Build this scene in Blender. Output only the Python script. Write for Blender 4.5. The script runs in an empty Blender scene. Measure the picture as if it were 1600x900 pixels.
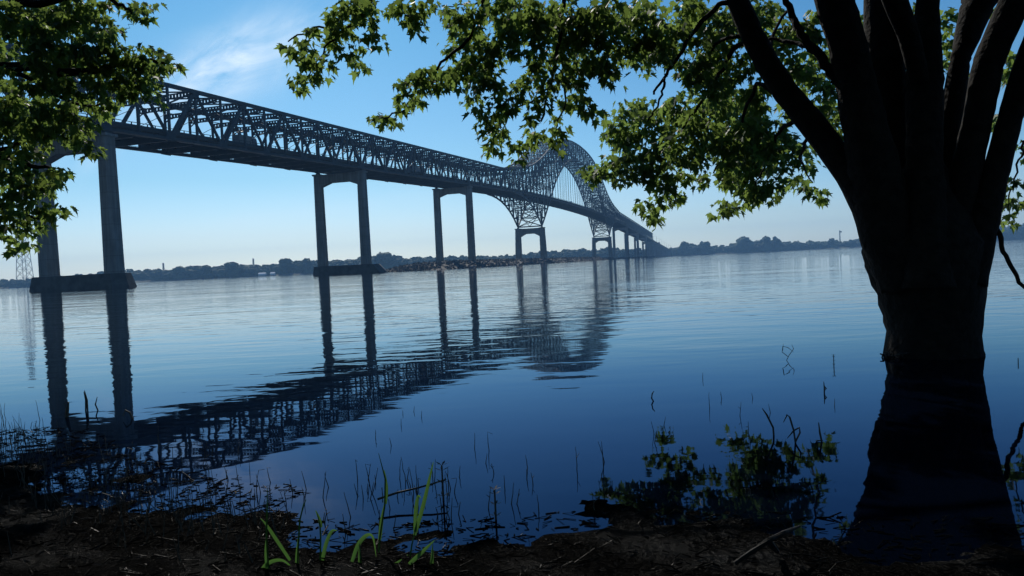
import bpy, math, random
import numpy as np
from mathutils import Vector, Matrix
R = math.radians
scene = bpy.context.scene
C = scene.collection

# ------------------------------------------------------------------ camera
CAM_H = 1.2
PITCH, ROLL, FPX = math.atan(38.2/1160), R(2.74), 1160.0
_F = np.array([0, math.cos(PITCH), -math.sin(PITCH)])
_R0 = np.array([1., 0, 0]); _U0 = np.array([0, math.sin(PITCH), math.cos(PITCH)])
_R = math.cos(ROLL)*_R0 - math.sin(ROLL)*_U0
_U = math.sin(ROLL)*_R0 + math.cos(ROLL)*_U0
cam_data = bpy.data.cameras.new('camera')
cam_data.sensor_width = 36; cam_data.lens = FPX/1600*36
cam_data.clip_start = .05; cam_data.clip_end = 30000
cam = bpy.data.objects.new('camera', cam_data); C.objects.link(cam)
M = Matrix.Identity(4)
for i in range(3):
    M[i][0] = _R[i]; M[i][1] = _U[i]; M[i][2] = -_F[i]
M[2][3] = CAM_H
cam.matrix_world = M
scene.camera = cam

# ------------------------------------------------------------------ light
SUN_EL, SUN_AZ = 40.0, -17.0            # azimuth from +Y, positive to the right
HAZE = 0.00020
scene.view_settings.view_transform = 'Standard'
scene.view_settings.look = 'None'
scene.view_settings.gamma = 1
scene.view_settings.exposure = 0.0
try:
    scene.cycles.use_denoising = True
    scene.cycles.denoiser = 'OPENIMAGEDENOISE'
    scene.cycles.max_bounces = 8
    scene.cycles.diffuse_bounces = 3
    scene.cycles.glossy_bounces = 3
    scene.cycles.transmission_bounces = 4
    scene.cycles.volume_bounces = 0
    scene.cycles.caustics_reflective = False
    scene.cycles.sample_clamp_indirect = 3
    scene.cycles.sample_clamp_direct = 12
except Exception:
    pass
world = bpy.data.worlds.new('World'); scene.world = world
world.use_nodes = True
nt = world.node_tree; nt.nodes.clear()
def N(tree, typ, **kw):
    n = tree.nodes.new(typ)
    for k, v in kw.items():
        if k.startswith('i_'):
            n.inputs[k[2:].replace('_', ' ')].default_value = v
        else:
            setattr(n, k, v)
    return n
def math_node(tree, op, a, b=None, c=None):
    n = tree.nodes.new('ShaderNodeMath'); n.operation = op
    for i, v in enumerate((a, b, c)):
        if v is None: continue
        if isinstance(v, (int, float)): n.inputs[i].default_value = v
        else: tree.links.new(v, n.inputs[i])
    return n.outputs[0]
sky = N(nt, 'ShaderNodeTexSky', sky_type='NISHITA', sun_disc=False, sun_elevation=R(SUN_EL), sun_rotation=R(SUN_AZ),
        altitude=0, air_density=1.0, dust_density=0.8, ozone_density=2.0)
bg = N(nt, 'ShaderNodeBackground'); bg.inputs['Strength'].default_value = 0.095
out = N(nt, 'ShaderNodeOutputWorld')
tc = N(nt, 'ShaderNodeTexCoord')
sep = N(nt, 'ShaderNodeSeparateXYZ'); nt.links.new(tc.outputs['Generated'], sep.inputs[0])
ysafe = math_node(nt, 'MAXIMUM', sep.outputs[1], 0.05)
uu = math_node(nt, 'DIVIDE', sep.outputs[0], ysafe)
vv = math_node(nt, 'DIVIDE', sep.outputs[2], ysafe)
comb = N(nt, 'ShaderNodeCombineXYZ'); nt.links.new(uu, comb.inputs[0]); nt.links.new(vv, comb.inputs[1])
def streaks(u0, v0, su, sv, rot, scale, lo, hi, amount, seed):
    mp = N(nt, 'ShaderNodeMapping', vector_type='TEXTURE')
    mp.inputs['Location'].default_value = (u0, v0, 0); mp.inputs['Rotation'].default_value = (0, 0, R(rot))
    nt.links.new(comb.outputs[0], mp.inputs[0])
    s2 = N(nt, 'ShaderNodeSeparateXYZ'); nt.links.new(mp.outputs[0], s2.inputs[0])
    a = math_node(nt, 'POWER', math_node(nt, 'ABSOLUTE', math_node(nt, 'DIVIDE', s2.outputs[0], su)), 2)
    b = math_node(nt, 'POWER', math_node(nt, 'ABSOLUTE', math_node(nt, 'DIVIDE', s2.outputs[1], sv)), 2)
    g = math_node(nt, 'EXPONENT', math_node(nt, 'MULTIPLY', math_node(nt, 'ADD', a, b), -1))
    c2 = N(nt, 'ShaderNodeCombineXYZ')
    nt.links.new(math_node(nt, 'MULTIPLY', s2.outputs[0], scale), c2.inputs[0])
    nt.links.new(math_node(nt, 'MULTIPLY', s2.outputs[1], scale*2.6), c2.inputs[1])
    c2.inputs[2].default_value = seed
    nz = N(nt, 'ShaderNodeTexNoise', i_Scale=1.0, i_Detail=6.0, i_Roughness=.6, i_Distortion=.6)
    nt.links.new(c2.outputs[0], nz.inputs['Vector'])
    mr = N(nt, 'ShaderNodeMapRange'); mr.inputs['From Min'].default_value = lo; mr.inputs['From Max'].default_value = hi
    nt.links.new(nz.outputs[0], mr.inputs['Value'])
    return math_node(nt, 'MULTIPLY', math_node(nt, 'MULTIPLY', mr.outputs[0], g), amount)
def az_el(px, py):
    r = _F + _R*((px-800)/FPX) - _U*((py-450)/FPX)
    return r[0]/r[1], r[2]/r[1]
cl = None
for (px, py, su, sv, rot, sc_, lo, hi, am, seed) in (
        (350, 108, .12, .040, 24, 9, .26, .70, 1.0, 1.3),
        (440, 70, .10, .03, 40, 7, .40, .8, .35, 4.3),
        (350, 352, .22, .010, 6, 5, .30, .75, .16, 2.7),
        (140, 245, .05, .02, 30, 9, .35, .8, .30, 3.9),
        (560, 330, .30, .05, 5, 4, .35, .8, .16, 6.1),
        (980, 300, .22, .03, 8, 4, .35, .8, .20, 8.8)):
    u0, v0 = az_el(px, py)
    k = streaks(u0, v0, su, sv, rot, sc_, lo, hi, am, seed)
    cl = k if cl is None else math_node(nt, 'ADD', cl, k)
front = math_node(nt, 'GREATER_THAN', sep.outputs[1], 0.1)
cl = math_node(nt, 'MULTIPLY', cl, front)
tint = N(nt, 'ShaderNodeMix', data_type='RGBA', blend_type='MULTIPLY')
tint.inputs[0].default_value = 1.0
tr_ = N(nt, 'ShaderNodeValToRGB')             # the air's colour from the horizon up
tr_.color_ramp.elements[0].position = 0.0; tr_.color_ramp.elements[0].color = (1.10, 1.40, 1.82, 1)
tr_.color_ramp.elements[1].position = .50; tr_.color_ramp.elements[1].color = (.15, .46, .80, 1)
for p_, c_ in ((.05, (.80, 1.02, 1.30, 1)), (.12, (.50, .83, 1.04, 1)), (.29, (.29, .68, .92, 1)), (.38, (.20, .56, .86, 1))):
    k_ = tr_.color_ramp.elements.new(p_); k_.color = c_
nt.links.new(sep.outputs[2], tr_.inputs[0]); nt.links.new(tr_.outputs[0], tint.inputs[7])
nt.links.new(sky.outputs[0], tint.inputs[6])
mixc = N(nt, 'ShaderNodeMix', data_type='RGBA')
nt.links.new(cl, mixc.inputs[0]); nt.links.new(tint.outputs[2], mixc.inputs[6])
mixc.inputs[7].default_value = (9.5, 11.0, 12.5, 1)
nt.links.new(mixc.outputs[2], bg.inputs['Color'])
nt.links.new(bg.outputs[0], out.inputs['Surface'])

sl = bpy.data.lights.new('sun', 'SUN'); sl.energy = 4.0; sl.angle = R(.5); sl.color = (1, .95, .86)
sun = bpy.data.objects.new('sun', sl); C.objects.link(sun)
sd = Vector((math.sin(R(SUN_AZ))*math.cos(R(SUN_EL)), math.cos(R(SUN_AZ))*math.cos(R(SUN_EL)), math.sin(R(SUN_EL))))
sun.rotation_euler = sd.to_track_quat('Z', 'Y').to_euler()
sun.location = (0, 0, 60)

# ------------------------------------------------------------------ helpers
rng = random.Random(7)
nrng = np.random.default_rng(11)
WLOC = {}
class MB:
    def __init__(self): self.v = []; self.f = []
    def add(self, vs, fs):
        k = len(self.v); self.v.extend([tuple(map(float, p)) for p in vs]); self.f.extend([tuple(i+k for i in f) for f in fs])
    def hexa(self, p):                      # 8 corners: bottom 4, top 4
        self.add(p, [(0,3,2,1),(4,5,6,7),(0,1,5,4),(1,2,6,5),(2,3,7,6),(3,0,4,7)])
    def box(self, x0, x1, y0, y1, z0, z1):
        self.hexa([(x0,y0,z0),(x1,y0,z0),(x1,y1,z0),(x0,y1,z0),(x0,y0,z1),(x1,y0,z1),(x1,y1,z1),(x0,y1,z1)])
    def bar(self, p, q, w, h, side=None):   # w along `side`, h across
        p = np.array(p, float); q = np.array(q, float); d = q-p; L = np.linalg.norm(d)
        if L < 1e-6: return
        d /= L
        s = np.array(side, float) if side is not None else np.array([1., 0, 0])
        s = s - d*(s@d)
        if np.linalg.norm(s) < 1e-4:
            s = np.array([0, 0, 1.]); s = s-d*(s@d)
        s /= np.linalg.norm(s); t = np.cross(d, s)
        a = s*w/2; b = t*h/2
        self.hexa([p-a-b, p+a-b, p+a+b, p-a+b, q-a-b, q+a-b, q+a+b, q-a+b])
    def tube(self, pts, rad, n=7, cap=True, jitter=0., rr=None):
        pts = [np.array(p, float) for p in pts]; m = len(pts); rings = []
        up = np.array([.31, .17, .93])
        for i, p in enumerate(pts):
            d = pts[min(i+1, m-1)]-pts[max(i-1, 0)]
            d = d/(np.linalg.norm(d)+1e-9)
            a = np.cross(d, up); a /= (np.linalg.norm(a)+1e-9); b = np.cross(d, a)
            r = rad[i] if hasattr(rad, '__len__') else rad
            ring = []
            for k in range(n):
                t = 2*math.pi*k/n
                j = 1+(rr.uniform(-jitter, jitter) if rr else 0)
                ring.append(p+(a*math.cos(t)+b*math.sin(t))*r*j)
            rings.append(ring)
        vs = [v for ring in rings for v in ring]; fs = []
        for i in range(m-1):
            for k in range(n):
                fs.append((i*n+k, i*n+(k+1) % n, (i+1)*n+(k+1) % n, (i+1)*n+k))
        if cap: fs += [tuple(range(n))[::-1], tuple((m-1)*n+k for k in range(n))]
        self.add(vs, fs)
    def build(self, name, mat, parent=None, smooth=False):
        v = np.array(self.v)
        c = np.array([(v[:,0].min()+v[:,0].max())/2, (v[:,1].min()+v[:,1].max())/2, v[:,2].min()])
        me = bpy.data.meshes.new(name)
        me.from_pydata([tuple(x) for x in (v-c)], [], self.f)
        if smooth: me.polygons.foreach_set('use_smooth', [True]*len(me.polygons))
        me.materials.append(mat); me.update()
        return place(name, me, c, parent)
def place(name, me, c, parent=None):
    o = bpy.data.objects.new(name, me); C.objects.link(o)
    pl = np.zeros(3)
    if parent is not None:
        o.parent = parent; pl = WLOC[parent.name]
    o.location = tuple(np.array(c, float)-pl); WLOC[o.name] = np.array(c, float)
    return o
def tag(o, label=None, cat=None, group=None, kind=None):
    for k, v in (('label', label), ('category', cat), ('group', group), ('kind', kind)):
        if v: o[k] = v
    return o
def empty(name, loc, label, cat, group=None):
    return tag(place(name, None, np.array(loc, float)), label, cat, group)
def ray(px, py):
    return _F + _R*((px-800)/FPX) - _U*((py-450)/FPX)
def at(px, py, Y):                          # world point at forward distance Y for a measured direction
    r = ray(px, py); return np.array([0, 0, CAM_H]) + r*(Y/r[1])
def on_water(px, py, z=0.):
    r = ray(px, py); return np.array([0, 0, CAM_H]) + r*((z-CAM_H)/r[2])

# ------------------------------------------------------------------ materials
def mat(name, col, rough=.6, metal=0., noise=None, bump=None, spec=None):
    """noise=(scale, detail, low colour, high colour); bump=(scale, distance)"""
    m = bpy.data.materials.new(name); m.use_nodes = True
    t = m.node_tree; b = t.nodes['Principled BSDF']
    b.inputs['Base Color'].default_value = (*col, 1); b.inputs['Roughness'].default_value = rough
    b.inputs['Metallic'].default_value = metal
    if spec is not None: b.inputs['Specular IOR Level'].default_value = spec
    co = N(t, 'ShaderNodeTexCoord')
    if noise:
        nz = N(t, 'ShaderNodeTexNoise', i_Scale=noise[0], i_Detail=noise[1]); t.links.new(co.outputs['Object'], nz.inputs['Vector'])
        cr = N(t, 'ShaderNodeValToRGB')
        cr.color_ramp.elements[0].position = .3; cr.color_ramp.elements[1].position = .7
        cr.color_ramp.elements[0].color = (*noise[2], 1); cr.color_ramp.elements[1].color = (*noise[3], 1)
        t.links.new(nz.outputs[0], cr.inputs[0]); t.links.new(cr.outputs[0], b.inputs['Base Color'])
    if bump:
        n2 = N(t, 'ShaderNodeTexNoise', i_Scale=bump[0], i_Detail=8.0); t.links.new(co.outputs['Object'], n2.inputs['Vector'])
        bp = N(t, 'ShaderNodeBump', i_Distance=bump[1], i_Strength=1.0)
        t.links.new(n2.outputs[0], bp.inputs['Height']); t.links.new(bp.outputs[0], b.inputs['Normal'])
    return m
STEEL = mat('bridge_paint', (.03, .045, .055), .65, 0, (.4, 6, (.023, .036, .047), (.038, .057, .072)), None, .2)
def concrete():
    m = mat('pier_concrete', (.22, .21, .205), .9, 0, None, (3., .02), .25); t = m.node_tree; b = t.nodes['Principled BSDF']
    g = N(t, 'ShaderNodeNewGeometry'); mp = N(t, 'ShaderNodeMapping'); mp.inputs['Scale'].default_value = (1.1, 1.1, .07)
    t.links.new(g.outputs['Position'], mp.inputs[0])
    n1 = N(t, 'ShaderNodeTexNoise', i_Scale=1.0, i_Detail=7.0, i_Roughness=.65); t.links.new(mp.outputs[0], n1.inputs['Vector'])
    n2 = N(t, 'ShaderNodeTexNoise', i_Scale=.25, i_Detail=6.0); t.links.new(g.outputs['Position'], n2.inputs['Vector'])
    s3 = N(t, 'ShaderNodeSeparateXYZ'); t.links.new(g.outputs['Position'], s3.inputs[0])
    fr = math_node(t, 'FRACT', math_node(t, 'DIVIDE', s3.outputs[2], 3.6))          # pour joints
    jt = math_node(t, 'GREATER_THAN', fr, .035)
    k = math_node(t, 'ADD', math_node(t, 'MULTIPLY', n1.outputs[0], .65), math_node(t, 'MULTIPLY', n2.outputs[0], .35))
    k = math_node(t, 'MULTIPLY', k, math_node(t, 'ADD', math_node(t, 'MULTIPLY', jt, .25), .75))
    cr = N(t, 'ShaderNodeValToRGB'); cr.color_ramp.elements[0].position = .32; cr.color_ramp.elements[1].position = .66
    cr.color_ramp.elements[0].color = (.12, .115, .11, 1); cr.color_ramp.elements[1].color = (.29, .28, .27, 1)
    t.links.new(k, cr.inputs[0]); t.links.new(cr.outputs[0], b.inputs['Base Color']); return m
CONC = concrete()
FOOT = mat('footing_concrete', (.13, .12, .11), .9, 0, (.6, 8, (.06, .058, .055), (.11, .105, .10)), (2., .04))
ASPH = mat('asphalt', (.05, .05, .052), .9, 0, (1., 4, (.04, .04, .042), (.06, .06, .06)))
STONE = mat('riprap_stone', (.12, .115, .11), .8, 0, (.3, 6, (.045, .045, .043), (.15, .145, .135)))
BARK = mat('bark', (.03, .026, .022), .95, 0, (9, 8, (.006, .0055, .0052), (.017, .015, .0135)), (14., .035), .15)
FOLI = mat('far_foliage', (.045, .075, .03), .9, 0, (.09, 6, (.03, .055, .022), (.065, .095, .04)))
LAND = mat('far_land', (.05, .06, .03), .95, 0, (.02, 5, (.04, .05, .025), (.07, .075, .045)))
GALV = mat('galvanised_steel', (.22, .23, .24), .5, .6)
WHITE = mat('white_paint', (.78, .79, .8), .5)
GREYP = mat('grey_paint', (.10, .105, .115), .45)
BLUEP = mat('dark_blue_paint', (.03, .045, .08), .4)
RUBB = mat('tyre_rubber', (.02, .02, .02), .8)
GLASS = mat('dark_glass', (.02, .025, .03), .08)
REED = mat('dead_reed', (.035, .03, .022), .7, 0, (30, 3, (.02, .018, .014), (.06, .05, .035)))
DRIFT = mat('driftwood', (.03, .026, .022), .7, 0, (12, 6, (.003, .0028, .0025), (.009, .008, .007)), (20., .02), .2)

def leaf_mat(name, c0, c1, trans, tmix=.42, rough=.42):
    m = bpy.data.materials.new(name); m.use_nodes = True
    t = m.node_tree; b = t.nodes['Principled BSDF']; o = t.nodes['Material Output']
    g = N(t, 'ShaderNodeNewGeometry')
    cr = N(t, 'ShaderNodeValToRGB')
    cr.color_ramp.elements[0].color = (*c0, 1); cr.color_ramp.elements[1].color = (*c1, 1)
    t.links.new(g.outputs['Random Per Island'], cr.inputs[0]); t.links.new(cr.outputs[0], b.inputs['Base Color'])
    b.inputs['Roughness'].default_value = rough; b.inputs['Specular IOR Level'].default_value = .25
    tr = N(t, 'ShaderNodeBsdfTranslucent')
    mx = N(t, 'ShaderNodeMix', data_type='RGBA', blend_type='MIX'); mx.inputs[0].default_value = .35
    t.links.new(cr.outputs[0], mx.inputs[6]); mx.inputs[7].default_value = (*trans, 1)
    t.links.new(mx.outputs[2], tr.inputs['Color'])
    ms = N(t, 'ShaderNodeMixShader'); ms.inputs[0].default_value = tmix
    t.links.new(b.outputs[0], ms.inputs[1]); t.links.new(tr.outputs[0], ms.inputs[2])
    t.links.new(ms.outputs[0], o.inputs['Surface'])
    return m
LEAF = leaf_mat('maple_leaf', (.04, .085, .030), (.085, .155, .048), (.44, .58, .09), .58, .5)
BLADE = leaf_mat('reed_blade', (.03, .085, .022), (.06, .15, .035), (.15, .30, .05), .42, .35)

# water
def water_mat():
    m = bpy.data.materials.new('river_water'); m.use_nodes = True
    t = m.node_tree; b = t.nodes['Principled BSDF']
    t.nodes.remove(b); mo = t.nodes['Material Output']
    body = N(t, 'ShaderNodeBsdfDiffuse'); body.inputs[0].default_value = (.0006, .0018, .0055, 1)
    gloss = N(t, 'ShaderNodeBsdfGlossy', i_Roughness=.02); fre = N(t, 'ShaderNodeFresnel'); fre.inputs[0].default_value = 1.333
    tintr = N(t, 'ShaderNodeValToRGB')          # reflection tone painted into the gloss colour: steeper angles darker and bluer
    tintr.color_ramp.elements[0].position = .12; tintr.color_ramp.elements[0].color = (.40, .53, .84, 1)
    tintr.color_ramp.elements[1].position = .70; tintr.color_ramp.elements[1].color = (1, 1, 1, 1)
    for p_, c_ in ((.22, (.45, .58, .88, 1)), (.36, (.55, .73, .96, 1)), (.50, (.80, .92, 1, 1))):
        tintr.color_ramp.elements.new(p_).color = c_
    t.links.new(fre.outputs[0], tintr.inputs[0]); t.links.new(tintr.outputs[0], gloss.inputs[0])
    wmix = N(t, 'ShaderNodeMixShader'); t.links.new(fre.outputs[0], wmix.inputs[0])
    t.links.new(body.outputs[0], wmix.inputs[1]); t.links.new(gloss.outputs[0], wmix.inputs[2]); t.links.new(wmix.outputs[0], mo.inputs['Surface'])
    geo = N(t, 'ShaderNodeNewGeometry')
    def layer(sx, sy, scale, detail, dist, w=0.0, rot=0):
        mp = N(t, 'ShaderNodeMapping'); mp.inputs['Scale'].default_value = (sx, sy, 1); mp.inputs['Rotation'].default_value = (0, 0, R(rot))
        t.links.new(geo.outputs['Position'], mp.inputs[0])
        nz = N(t, 'ShaderNodeTexNoise', i_Scale=scale, i_Detail=detail, i_Roughness=.45, i_Distortion=.3)
        t.links.new(mp.outputs[0], nz.inputs['Vector'])
        return math_node(t, 'MULTIPLY', nz.outputs[0], dist)
    a = layer(.55, 1.5, 1.1, 2, .022, rot=6)
    c = layer(.8, 1.3, 3.4, 2, .0052, rot=-9)
    e = layer(.25, .8, .22, 3, .055, rot=3)
    s = N(t, 'ShaderNodeSeparateXYZ'); t.links.new(geo.outputs['Position'], s.inputs[0])
    mr = N(t, 'ShaderNodeMapRange', interpolation_type='SMOOTHSTEP')
    mr.inputs['From Min'].default_value = 4; mr.inputs['From Max'].default_value = 17
    mr.inputs['To Min'].default_value = .17; mr.inputs['To Max'].default_value = 1.0
    t.links.new(s.outputs[1], mr.inputs['Value'])
    # wind patches: bands of calmer and rougher water
    pm = N(t, 'ShaderNodeMapping'); pm.inputs['Scale'].default_value = (.012, .05, 1); pm.inputs['Rotation'].default_value = (0, 0, R(4))
    t.links.new(geo.outputs['Position'], pm.inputs[0])
    pn = N(t, 'ShaderNodeTexNoise', i_Scale=1.0, i_Detail=3.0); t.links.new(pm.outputs[0], pn.inputs['Vector'])
    pr = N(t, 'ShaderNodeMapRange'); pr.inputs['From Min'].default_value = .35; pr.inputs['From Max'].default_value = .65
    pr.inputs['To Min'].default_value = .55; pr.inputs['To Max'].default_value = 1.35
    t.links.new(pn.outputs[0], pr.inputs['Value'])
    hsum = math_node(t, 'ADD', math_node(t, 'ADD', a, c), e)
    hh = math_node(t, 'MULTIPLY', math_node(t, 'MULTIPLY', hsum, mr.outputs[0]), pr.outputs[0])
    bp = N(t, 'ShaderNodeBump', i_Strength=1.0, i_Distance=1.0)
    t.links.new(hh, bp.inputs['Height']); t.links.new(bp.outputs[0], gloss.inputs['Normal'])
    return m
WATER = water_mat()

# ------------------------------------------------------------------ setting: water, shores, bank
def grid_mesh(name, xs, ys, zf, material, smooth=True):
    X, Y = np.meshgrid(xs, ys); Z = zf(X, Y)
    v = np.stack([X.ravel(), Y.ravel(), Z.ravel()], 1); nx = len(xs)
    fs = [(j*nx+i, j*nx+i+1, (j+1)*nx+i+1, (j+1)*nx+i) for j in range(len(ys)-1) for i in range(nx-1)]
    b = MB(); b.v = [tuple(p) for p in v]; b.f = fs
    return b.build(name, material, smooth=smooth)
tag(grid_mesh('river_water', np.linspace(-3300, 3300, 5), np.linspace(-60, 3400, 5), lambda X, Y: X*0, WATER), kind='structure')

def vnoise(X, Y, s, seed):
    """value noise, bilinear with smoothstep"""
    r = np.random.default_rng(seed); T = r.random((64, 64))
    x = X*s; y = Y*s; i = np.floor(x).astype(int); j = np.floor(y).astype(int); fx = x-i; fy = y-j
    fx = fx*fx*(3-2*fx); fy = fy*fy*(3-2*fy)
    g = lambda a, b: T[np.mod(a, 64), np.mod(b, 64)]
    return (g(i, j)*(1-fx)+g(i+1, j)*fx)*(1-fy)+(g(i, j+1)*(1-fx)+g(i+1, j+1)*fx)*fy-.5
SH_X = [-40, -9, -3.9, -3.3, -2.7, -2.0, -1.5, -.64, .1, .5, 1.0, 1.6, 2.5, 5, 40]
SH_Y = [9, 6.0, 5.5, 5.1, 4.35, 3.85, 3.5, 3.22, 3.26, 3.34, 3.18, 3.0, 2.9, 2.8, 2.5]
def bank_z(X, Y):
    ys = np.interp(X, SH_X, SH_Y); d = ys-Y
    z = np.where(d > 0, d*.06, d*.055)
    lump = vnoise(X, Y, 2.2, 1)*.05+vnoise(X, Y, 6., 2)*.03+vnoise(X, Y, 17., 3)*.016+vnoise(X, Y, 45., 4)*.008
    left = np.clip((-1.2-X)/1.5, 0, 1)
    lump = lump*(.62+left*.5)
    return np.clip(z, -.9, 1.1)+lump*np.clip(1.2-np.abs(d)*.12, .25, 1.2)
xs = np.concatenate([np.linspace(-40, -7, 12), np.linspace(-6.9, 6.9, 300), np.linspace(7, 40, 12)])
ys = np.concatenate([np.linspace(-30, 1.5, 14), np.linspace(1.6, 8.5, 170), np.linspace(9, 20, 5)])
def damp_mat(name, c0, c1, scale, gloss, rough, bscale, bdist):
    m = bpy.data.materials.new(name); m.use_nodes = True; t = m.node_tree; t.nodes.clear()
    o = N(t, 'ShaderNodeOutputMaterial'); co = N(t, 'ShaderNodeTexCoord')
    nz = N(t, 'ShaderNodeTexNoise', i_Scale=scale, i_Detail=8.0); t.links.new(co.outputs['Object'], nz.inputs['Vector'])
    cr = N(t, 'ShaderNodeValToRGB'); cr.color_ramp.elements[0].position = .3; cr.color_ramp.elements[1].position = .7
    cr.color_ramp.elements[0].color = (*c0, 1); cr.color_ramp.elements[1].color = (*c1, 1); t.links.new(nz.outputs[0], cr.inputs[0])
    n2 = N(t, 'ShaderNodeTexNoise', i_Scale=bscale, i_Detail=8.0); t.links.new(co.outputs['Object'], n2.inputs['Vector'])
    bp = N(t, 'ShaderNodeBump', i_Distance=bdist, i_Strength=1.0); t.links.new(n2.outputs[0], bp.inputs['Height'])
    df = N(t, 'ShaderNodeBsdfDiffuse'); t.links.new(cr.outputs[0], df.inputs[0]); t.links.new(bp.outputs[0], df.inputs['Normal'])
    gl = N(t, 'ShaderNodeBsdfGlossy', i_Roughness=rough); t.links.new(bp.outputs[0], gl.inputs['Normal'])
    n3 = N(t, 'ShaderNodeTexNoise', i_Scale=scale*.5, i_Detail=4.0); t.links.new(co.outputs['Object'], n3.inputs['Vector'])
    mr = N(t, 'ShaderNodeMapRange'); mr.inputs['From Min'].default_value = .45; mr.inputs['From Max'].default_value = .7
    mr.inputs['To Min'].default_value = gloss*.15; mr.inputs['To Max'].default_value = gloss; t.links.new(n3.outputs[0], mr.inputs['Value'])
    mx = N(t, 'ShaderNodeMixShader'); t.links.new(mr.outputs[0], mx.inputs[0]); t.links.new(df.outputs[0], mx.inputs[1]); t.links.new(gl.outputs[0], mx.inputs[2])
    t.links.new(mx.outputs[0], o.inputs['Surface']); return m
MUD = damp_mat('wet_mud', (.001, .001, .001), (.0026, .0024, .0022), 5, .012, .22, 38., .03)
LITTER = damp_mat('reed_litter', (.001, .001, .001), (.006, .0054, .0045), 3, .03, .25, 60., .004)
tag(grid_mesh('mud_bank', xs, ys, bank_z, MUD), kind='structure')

SHP = [(-4500, 1900), (-2200, 1500), (-1000, 1320), (-300, 1330), (0, 1450), (250, 1700), (395, 1870), (620, 1880), (1000, 1850), (2200, 2000), (4500, 2400)]
shx, shy = zip(*SHP)
def shore_dist(px):                          # forward distance of the far shore in a measured direction
    a = az_el(px, 420)[0]
    Y = np.linspace(600, 5000, 2200); k = np.argmax(Y >= np.interp(a*Y, shx, shy)); return a*Y[k], Y[k]
b = MB()
lx = np.linspace(-3200, 3200, 140)
rows = [(-6, -.5), (2, 1.2), (14, 3.0), (60, 5), (700, 8), (1150, 10)]
for k, (off, z) in enumerate(rows):
    for x in lx:
        b.v.append((x, np.interp(x, shx, shy)+off+12*math.sin(x*.021)+7*math.sin(x*.067), z))
nx = len(lx)
b.f = [(j*nx+i, j*nx+i+1, (j+1)*nx+i+1, (j+1)*nx+i) for j in range(len(rows)-1) for i in range(nx-1)]
tag(b.build('far_shore', LAND), kind='structure')

# ------------------------------------------------------------------ bridge geometry
TH = 2.84569056e-01; KS = 1.2605
D = np.array([math.sin(TH), math.cos(TH), 0]); NN = np.array([math.cos(TH), -math.sin(TH), 0])
O = np.array([-79.118*KS, 136.996*KS, 0]); HW = 9.45
def P(s, o, z): return O + D*s + NN*o + np.array([0, 0, z])
MID = 579.5
def Bz(s):                                   # underside of the bottom chord / floor
    t = abs(s-MID)
    if t > 320: return 45.67 - .0383*(t-320)
    return 51.8 - (.0383/640)*t*t
def lerp_tab(t, tab):
    xs_, ys_ = zip(*tab); return float(np.interp(t, xs_, ys_))
def smooth_tab(tab):                          # monotone-ish Catmull-Rom table
    xs_, ys_ = map(np.array, zip(*tab)); m = np.gradient(ys_, xs_)
    def f(x):
        x = min(max(x, xs_[0]), xs_[-1]); i = min(int(np.searchsorted(xs_, x, 'right')-1), len(xs_)-2)
        h = xs_[i+1]-xs_[i]; t = (x-xs_[i])/h
        return float((2*t**3-3*t*t+1)*ys_[i]+(t**3-2*t*t+t)*h*m[i]+(-2*t**3+3*t*t)*ys_[i+1]+(t**3-t*t)*h*m[i+1])
    return f
TOPF = smooth_tab([(0, 112.4), (38, 111.2), (75, 107.3), (107.5, 100.2), (134.6, 90.3), (155, 82.3), (168, 78.), (186, 73.0), (210, 68.4), (235, 65.0), (255, 63.0)])
LOWA = smooth_tab([(0, 97.0), (25, 95.8), (50, 92.0), (75, 84.9), (97, 75.6), (115, 65.7), (132, 53.7), (143, 45.7), (156, 36.3), (168, 28.6)])
def top_z(s):
    t = abs(s-MID); base = Bz(s)+14.0
    if t > 262: return base
    if t < 250: return max(TOPF(t), 0)
    k = (t-250)/12; return TOPF(250)*(1-k)+base*k
def low_z(s):
    t = abs(s-MID)
    if t < 167.8: return LOWA(t)
    u = (t-167.8)
    if u < 92:
        drop = (Bz(MID-167.8)-28.6)*(1-u/92)**3.0
        return Bz(s)+.4-drop
    return Bz(s)+.4
S0, S1 = -123.4, 1282.4
nodes = []                                    # panel points (s, is_apex)
def addspan(a, b_, n, last=False):
    for i in range(n + (1 if last else 0)):
        nodes.append((a+(b_-a)*i/n, i % 2 == 1))
addspan(-123.4, 0, 12); addspan(0, 123.4, 12); addspan(123.4, 247.7, 12); addspan(247.7, 411.8, 16)
addspan(411.8, 747.2, 32); addspan(747.2, 911.3, 16); addspan(911.3, 1035.6, 12); addspan(1035.6, 1159, 12); addspan(1159, 1282.4, 12, True)
PIERS = [-123.4, 0, 123.4, 247.7, 911.3, 1035.6, 1159, 1282.4]
def zone(s): return abs(s-MID) < 258          # the arch and its side spans

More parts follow.
